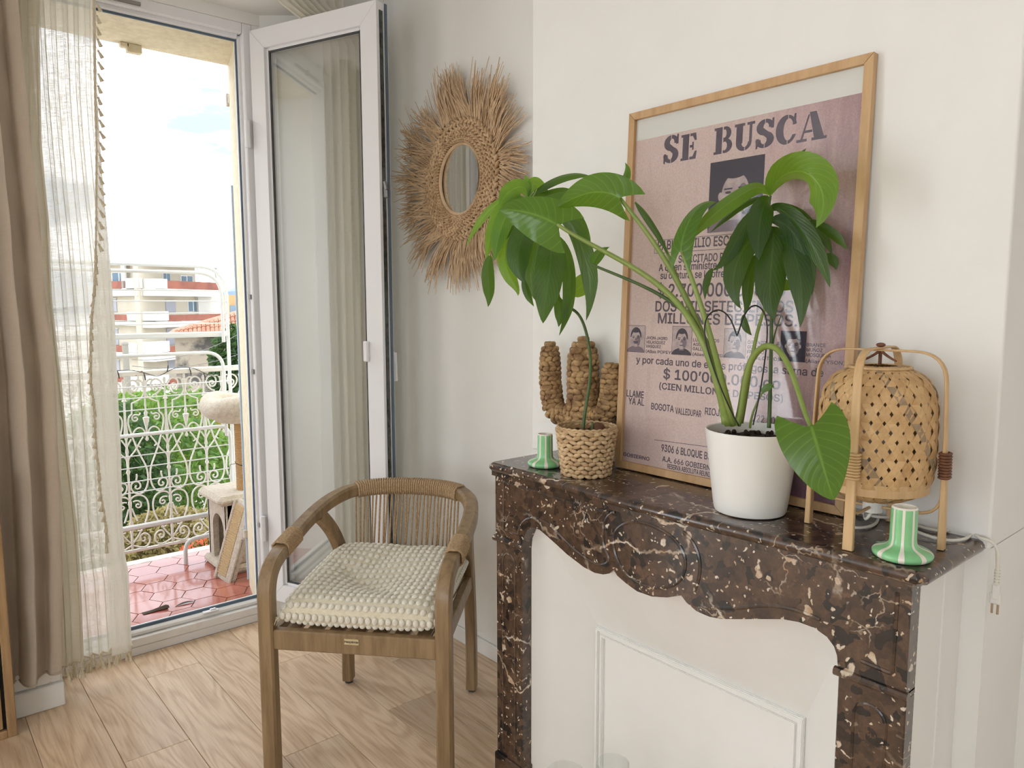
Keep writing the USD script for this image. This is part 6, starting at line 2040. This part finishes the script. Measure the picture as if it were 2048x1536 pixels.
# --- broad leaved plant in the white pot
ph = thing("heart_leaf_plant", "broad heart leaved plant with long thick stalks rooted in the white pot", "house plant")
stalk(ph, "petiole", [(1452, 848, DP), (1436, 770, DP + 0.005), (1392, 640, DP + 0.03), (1330, 520, DP + 0.05), (1282, 450, DP + 0.06), (1238, 394, DP + 0.07)], 0.0088, 0.0042, "petiole")
leaf(ph, [(1240, 396, 1.58), (1200, 384, 1.585), (1158, 392, 1.59), (1116, 414, 1.60)], 82, "heart", 0.25, 0.3, 0.30, 0.05, "philo_leaf")
leaf(ph, [(1243, 380, 1.60), (1252, 345, 1.62), (1250, 325, 1.63)], 22, "ovate", 0.5, 1.2, 0.4, 0, "philo_leaf")
stalk(ph, "petiole", [(1458, 850, DP), (1440, 785, DP - 0.01), (1408, 690, DP - 0.01), (1340, 590, DP + 0.02), (1222, 510, DP + 0.05), (1115, 449, DP + 0.07)], 0.0092, 0.0040, "petiole")
leaf(ph, [(1118, 451, 1.60), (1078, 432, 1.60), (1040, 422, 1.61), (998, 419, 1.62)], 108, "heart", -0.30, -0.2, 0.28, 0.06, "philo_leaf")
stalk(ph, "petiole", [(1462, 850, DP), (1420, 700, DP + 0.02), (1370, 625, DP + 0.03), (1270, 565, DP + 0.06), (1184, 529, DP + 0.09)], 0.006, 0.0028, "green_stem")
leaf(ph, [(1186, 534, 1.62), (1192, 515, 1.625), (1203, 500, 1.63), (1219, 494, 1.635)], 30, "ovate", 0.4, 1.2, 0.4, 0.0, "philo_leaf")
stalk(ph, "petiole", [(1466, 850, DP), (1446, 770, DP - 0.02), (1414, 650, DP - 0.03), (1386, 565, DP - 0.03), (1362, 496, DP - 0.03)], 0.0078, 0.0040, "petiole")
leaf(ph, [(1362, 498, 1.45), (1372, 455, 1.455), (1398, 415, 1.47), (1432, 404, 1.49)], 40, "heart", 0.7, 0.6, 0.35, 0.0, "philo_leaf")
stalk(ph, "petiole", [(1460, 850, DP + 0.01), (1425, 720, DP + 0.03), (1372, 600, DP + 0.06), (1318, 470, DP + 0.09), (1270, 405, DP + 0.10)], 0.0062, 0.0025, "petiole")
leaf(ph, [(1270, 404, 1.60), (1290, 432, 1.59), (1316, 470, 1.58), (1336, 512, 1.57)], 17, "ovate", 0.3, 0.4, 0.3, 0.0, "avocado_leaf")
stalk(ph, "petiole", [(1474, 850, DP), (1488, 780, DP - 0.02), (1506, 715, DP - 0.05), (1536, 692, DP - 0.09), (1566, 712, DP - 0.13), (1597, 785, DP - 0.19), (1622, 853, DP - 0.245)], 0.0082, 0.0040, "petiole", 60)
leaf(ph, [(1622, 853, 1.235), (1634, 890, 1.222), (1650, 945, 1.215), (1668, 1000, 1.215)], 152, "heart", 0.18, 0.15, 0.16, 0.03, "philo_leaf", nu=17, nt=30)
stalk(ph, "petiole", [(1482, 846, DP + 0.01), (1500, 740, DP), (1516, 660, DP), (1532, 612, DP)], 0.0052, 0.003, "petiole")
stalk(ph, "petiole", [(1500, 856, DP), (1508, 820, DP - 0.01), (1526, 784, DP - 0.02)], 0.0026, 0.0016, "petiole", 16)
leaf(ph, [(1524, 787, 1.47), (1532, 776, 1.465), (1542, 772, 1.46), (1548, 775, 1.46)], 19, "ovate", 0.1, 0.2, 0.2, 0, "philo_leaf", nu=7, nt=10)
# black heart shaped wire support
hw_ = thing("heart_wire", "black heart shaped wire plant support pushed into the white pot", "plant support")
hp = [(1478, 852), (1452, 800), (1420, 715), (1409, 660), (1416, 632), (1436, 620), (1456, 632), (1468, 655), (1474, 672)]
hq = [(1474, 672), (1482, 648), (1494, 622), (1510, 611), (1526, 622), (1534, 650), (1533, 690), (1524, 760), (1506, 850)]
P = np.vstack([spline([(*a, DP - 0.035) for a in hp], 50), spline([(*a, DP - 0.035) for a in hq], 50)[1:]])
obj("wire", tube(np.array([L.deep(*a) for a in P]), 0.0015, 7), M["heart_wire"], hw_, smooth=True)

# --- young avocado in the white pot
av = thing("avocado_plant", "young avocado with drooping dark leaves standing in the white pot before the poster", "house plant")
DA = DP + 0.012
stalk(av, "stem", [(1538, 856, DA - 0.02), (1541, 760, DA - 0.01), (1543, 640, DA), (1542, 520, DA), (1538, 430, DA), (1541, 392, DA)], 0.0042, 0.0026, "green_stem", 50)
LV = [
    ([(1541, 392, 0), (1566, 352, -.03), (1612, 346, -.06), (1646, 394, -.09), (1632, 456, -.10)], 84, "ovate", -0.55, 0.4, 0.22, 0.05),
    ([(1541, 386, 0), (1562, 350, .02), (1586, 322, .03), (1613, 296, .04)], 30, "ovate", 0.9, 0.3, 0.3, 0.05),
    ([(1541, 370, 0), (1546, 352, .01), (1552, 334, .02), (1572, 328, .03)], 30, "ovate", 0.5, 0.3, 0.3, 0.0),
    ([(1541, 392, 0), (1518, 375, -.01), (1478, 392, -.03), (1420, 436, -.05), (1378, 484, -.06)], 40, "ovate", -0.35, 0.3, 0.3, 0.05),
    ([(1541, 396, 0), (1510, 398, .0), (1470, 420, -.01), (1420, 466, -.02)], 16, "ovate", -0.7, 0.2, 0.4, 0.0),
    ([(1541, 398, 0), (1528, 412, -.03), (1518, 460, -.06), (1518, 521, -.07)], 60, "ovate", 0.1, 0.1, 0.14, 0.02),
    ([(1542, 452, 0), (1546, 490, -.03), (1540, 570, -.05), (1550, 642, -.05)], 78, "ovate", 0.12, 0.1, 0.12, 0.03),
    ([(1541, 420, 0), (1492, 445, -.02), (1462, 500, -.03), (1424, 542, -.035)], 36, "ovate", -0.4, 0.3, 0.3, 0.05),
    ([(1426, 536, -.035), (1416, 560, -.035), (1410, 600, -.03)], 18, "ovate", 0.5, 0.3, 0.4, 0.0),
    ([(1540, 462, 0), (1502, 480, -.02), (1468, 548, -.04), (1482, 618, -.045)], 58, "ovate", 0.0, 0.1, 0.12, 0.03),
    ([(1541, 500, 0), (1502, 540, -.01), (1496, 590, -.02), (1488, 634, -.02)], 30, "ovate", 0.3, 0.2, 0.3, 0.03),
    ([(1541, 412, 0), (1560, 414, .0), (1592, 424, .01), (1626, 440, .02)], 20, "ovate", -0.7, 0.2, 0.3, 0.0),
    ([(1620, 440, .02), (1650, 458, .02), (1676, 478, .02), (1694, 500, .02)], 24, "ovate", -0.4, 0.2, 0.3, 0.04),
    ([(1542, 422, 0), (1566, 422, -.02), (1618, 480, -.03), (1660, 576, -.03)], 44, "ovate", -0.45, 0.3, 0.26, 0.05),
    ([(1542, 446, 0), (1566, 446, -.02), (1600, 490, -.03), (1624, 592, -.03)], 54, "ovate", -0.15, 0.3, 0.2, 0.04),
    ([(1542, 440, 0), (1580, 446, .02), (1630, 462, .03), (1664, 512, .03)], 40, "ovate", 0.4, 0.3, 0.2, 0.04),
    ([(1542, 492, 0), (1572, 486, -.02), (1590, 512, -.04), (1602, 570, -.05), (1600, 656, -.05)], 62, "ovate", 0.05, 0.1, 0.14, 0.03),
    ([(1652, 508, .02), (1666, 520, .02), (1672, 540, .02)], 24, "ovate", 0.2, 0.2, 0.2, 0.0),
    ([(1545, 560, .02), (1562, 566, .03), (1590, 580, .04)], 30, "ovate", 0.5, 0.2, 0.2, 0.0),
    ([(1488, 628, -.02), (1490, 650, -.02), (1504, 671, -.02)], 18, "ovate", 0.1, 0.2, 0.2, 0.0),
]
for k, (pts, w, kind, roll, tw, fold, wave) in enumerate(LV):
    leaf(av, [(x, y, DA + min(d, 0.012) - 0.0008 * max(0, x - 1545)) for x, y, d in pts], w * 1.08, kind, roll, tw, fold, wave, "lit_leaf" if k in (0, 2, 3, 18) else "avocado_leaf")
stalk(av, "shoot", [(1545, 690, DA), (1552, 660, DA), (1562, 632, DA)], 0.002, 0.001, "green_stem", 12)

# --- drooping avocado in the basket
dv = thing("avocado_plant", "drooping avocado on a curved bare stem growing from the wicker basket", "house plant")
DB = float(L.proj(BK + [0, 0, BH])[2])
stalk(dv, "stem", [(1166, 862, DB), (1174, 800, DB), (1181, 740, DB - 0.01), (1174, 672, DB - 0.02), (1150, 622, DB - 0.03), (1124, 608, DB - 0.04), (1114, 570, DB - 0.045), (1086, 470, DB - 0.05), (1056, 398, DB - 0.05)], 0.0044, 0.0028, "green_stem", 70)
DL = DB - 0.05
LW_ = [
    ([(1056, 398, 0), (1044, 374, -.01), (1018, 384, -.02), (1002, 412, -.03)], 44, -0.2, 0.3, 0.22, 0.05),
    ([(1056, 396, 0), (1072, 368, .01), (1086, 380, .02), (1102, 388, .02)], 34, 0.3, 0.3, 0.2, 0.04),
    ([(1056, 392, 0), (1052, 368, .01), (1050, 350, .02)], 22, 0.5, 0.3, 0.3, 0.0),
    ([(1056, 400, 0), (1012, 398, .0), (968, 432, .01), (932, 494, .02)], 20, -0.3, 0.2, 0.3, 0.04),
    ([(1056, 402, 0), (1020, 406, -.01), (990, 450, -.02), (972, 520, -.02)], 38, 0.1, 0.2, 0.2, 0.05),
    ([(1056, 404, 0), (1020, 420, -.03), (998, 470, -.04), (988, 522, -.04)], 44, -0.2, 0.2, 0.2, 0.04),
    ([(1040, 452, 0), (1012, 468, -.02), (994, 494, -.02), (990, 520, -.02)], 22, 0.3, 0.2, 0.3, 0.0),
    ([(982, 510, -.02), (976, 540, -.025), (978, 580, -.03), (976, 614, -.03)], 32, 0.15, 0.3, 0.2, 0.08),
    ([(1046, 455, 0), (1012, 480, -.01), (1014, 540, -.02), (1032, 574, -.02), (1036, 592, -.02)], 36, 0.1, 0.3, 0.2, 0.05),
    ([(1066, 440, -.01), (1046, 470, -.04), (1036, 520, -.05), (1050, 566, -.05)], 62, 0.0, 0.1, 0.16, 0.03),
    ([(1046, 556, -.04), (1054, 584, -.04), (1068, 613, -.04)], 18, 0.3, 0.3, 0.3, 0.0),
    ([(1094, 470, -.01), (1102, 500, -.05), (1094, 580, -.06), (1086, 647, -.06)], 72, 0.05, 0.1, 0.12, 0.03),
    ([(1088, 430, 0), (1134, 440, -.02), (1166, 500, -.03), (1180, 570, -.03), (1172, 642, -.03)], 44, -0.3, 0.3, 0.24, 0.05),
    ([(1096, 440, .01), (1140, 430, .01), (1166, 470, .02), (1178, 520, .02)], 40, 0.3, 0.3, 0.2, 0.03),
    ([(1112, 470, 0), (1136, 520, -.02), (1140, 590, -.03), (1134, 630, -.03), (1118, 672, -.03)], 32, 0.45, 0.3, 0.3, 0.05),
    ([(1186, 538, .03), (1170, 566, .03), (1148, 582, .02), (1136, 586, .02)], 48, 0.25, 0.3, 0.2, 0.05),
    ([(1112, 590, -.01), (1120, 620, -.02), (1117, 654, -.02)], 28, 0.1, 0.2, 0.2, 0.03),
    ([(1058, 398, 0), (1100, 366, .01), (1150, 350, .02), (1188, 356, .02)], 18, 0.8, 0.2, 0.3, 0.0),
    ([(1058, 400, 0), (1096, 392, .01), (1130, 384, .02), (1160, 396, .03)], 30, 0.5, 0.2, 0.25, 0.03),
    ([(1084, 460, 0), (1066, 480, -.02), (1060, 540, -.02), (1070, 600, -.02)], 40, -0.2, 0.2, 0.2, 0.03),
]
for k, (pts, w, roll, tw, fold, wave) in enumerate(LW_):
    leaf(dv, [(x, y, DL + d) for x, y, d in pts], w * 1.1, "ovate", roll, tw, fold, wave, "lit_leaf" if k in (0, 1, 2, 3, 4, 5, 8, 15) else "avocado_leaf")
for pts in ([(1056, 398, 0), (1052, 384, 0), (1046, 372, 0)], [(1058, 400, 0), (1068, 390, 0), (1074, 376, 0)]):
    stalk(dv, "shoot", [(x, y, DL + d) for x, y, d in pts], 0.0020, 0.0012, "petiole", 12)
q_ = L.deep(1200, 846, DB)
obj("seed", ellipsoid((BK[0] + 0.018, BK[1] - 0.022, ZM + BH - 0.004), np.diag([0.020, 0.020, 0.018]), 3), M["woody_seed"], dv, smooth=True)
obj("seed", ellipsoid((BK[0] - 0.02, BK[1] - 0.004, ZM + BH - 0.012), np.diag([0.014, 0.014, 0.012]), 3), M["woody_seed"], dv, smooth=True)
lc_ = thing("little_cactus", "tiny upright green cactus shoot in the basket beside the stem", "house plant")
t0 = np.array([BK[0] - 0.004, BK[1] - 0.024, ZM + BH - 0.022])
obj("stem", tube([t0, t0 + [0, 0, 0.018], t0 + [0.001, 0, 0.036], t0 + [0.001, 0, 0.040]], [0.0032, 0.0034, 0.0026, 0.0008], 8), M["green_stem"], lc_, smooth=True)


# ------------------------------------------------------------ things of one kind carry one group
GROUPS = {"garden_tree": "trees behind the balcony railing", "garden_bush": "bushes low behind the railing", "street_tree": "trees in the street beyond the garden", "overhead_cable": "overhead cables in the street",
          "glass_vase": "clear glasses at the lower edge", "avocado_plant": "young avocado plants on the mantel", "dry_leaf": "dry leaves on the balcony tiles"}
for prim in stage.GetPrimAtPath("/World").GetChildren():
    base = prim.GetName()
    base = base[:-4] if base[-3:].isdigit() and base[-4] == "_" else base
    if base in GROUPS:
        prim.SetCustomDataByKey("group", GROUPS[base])
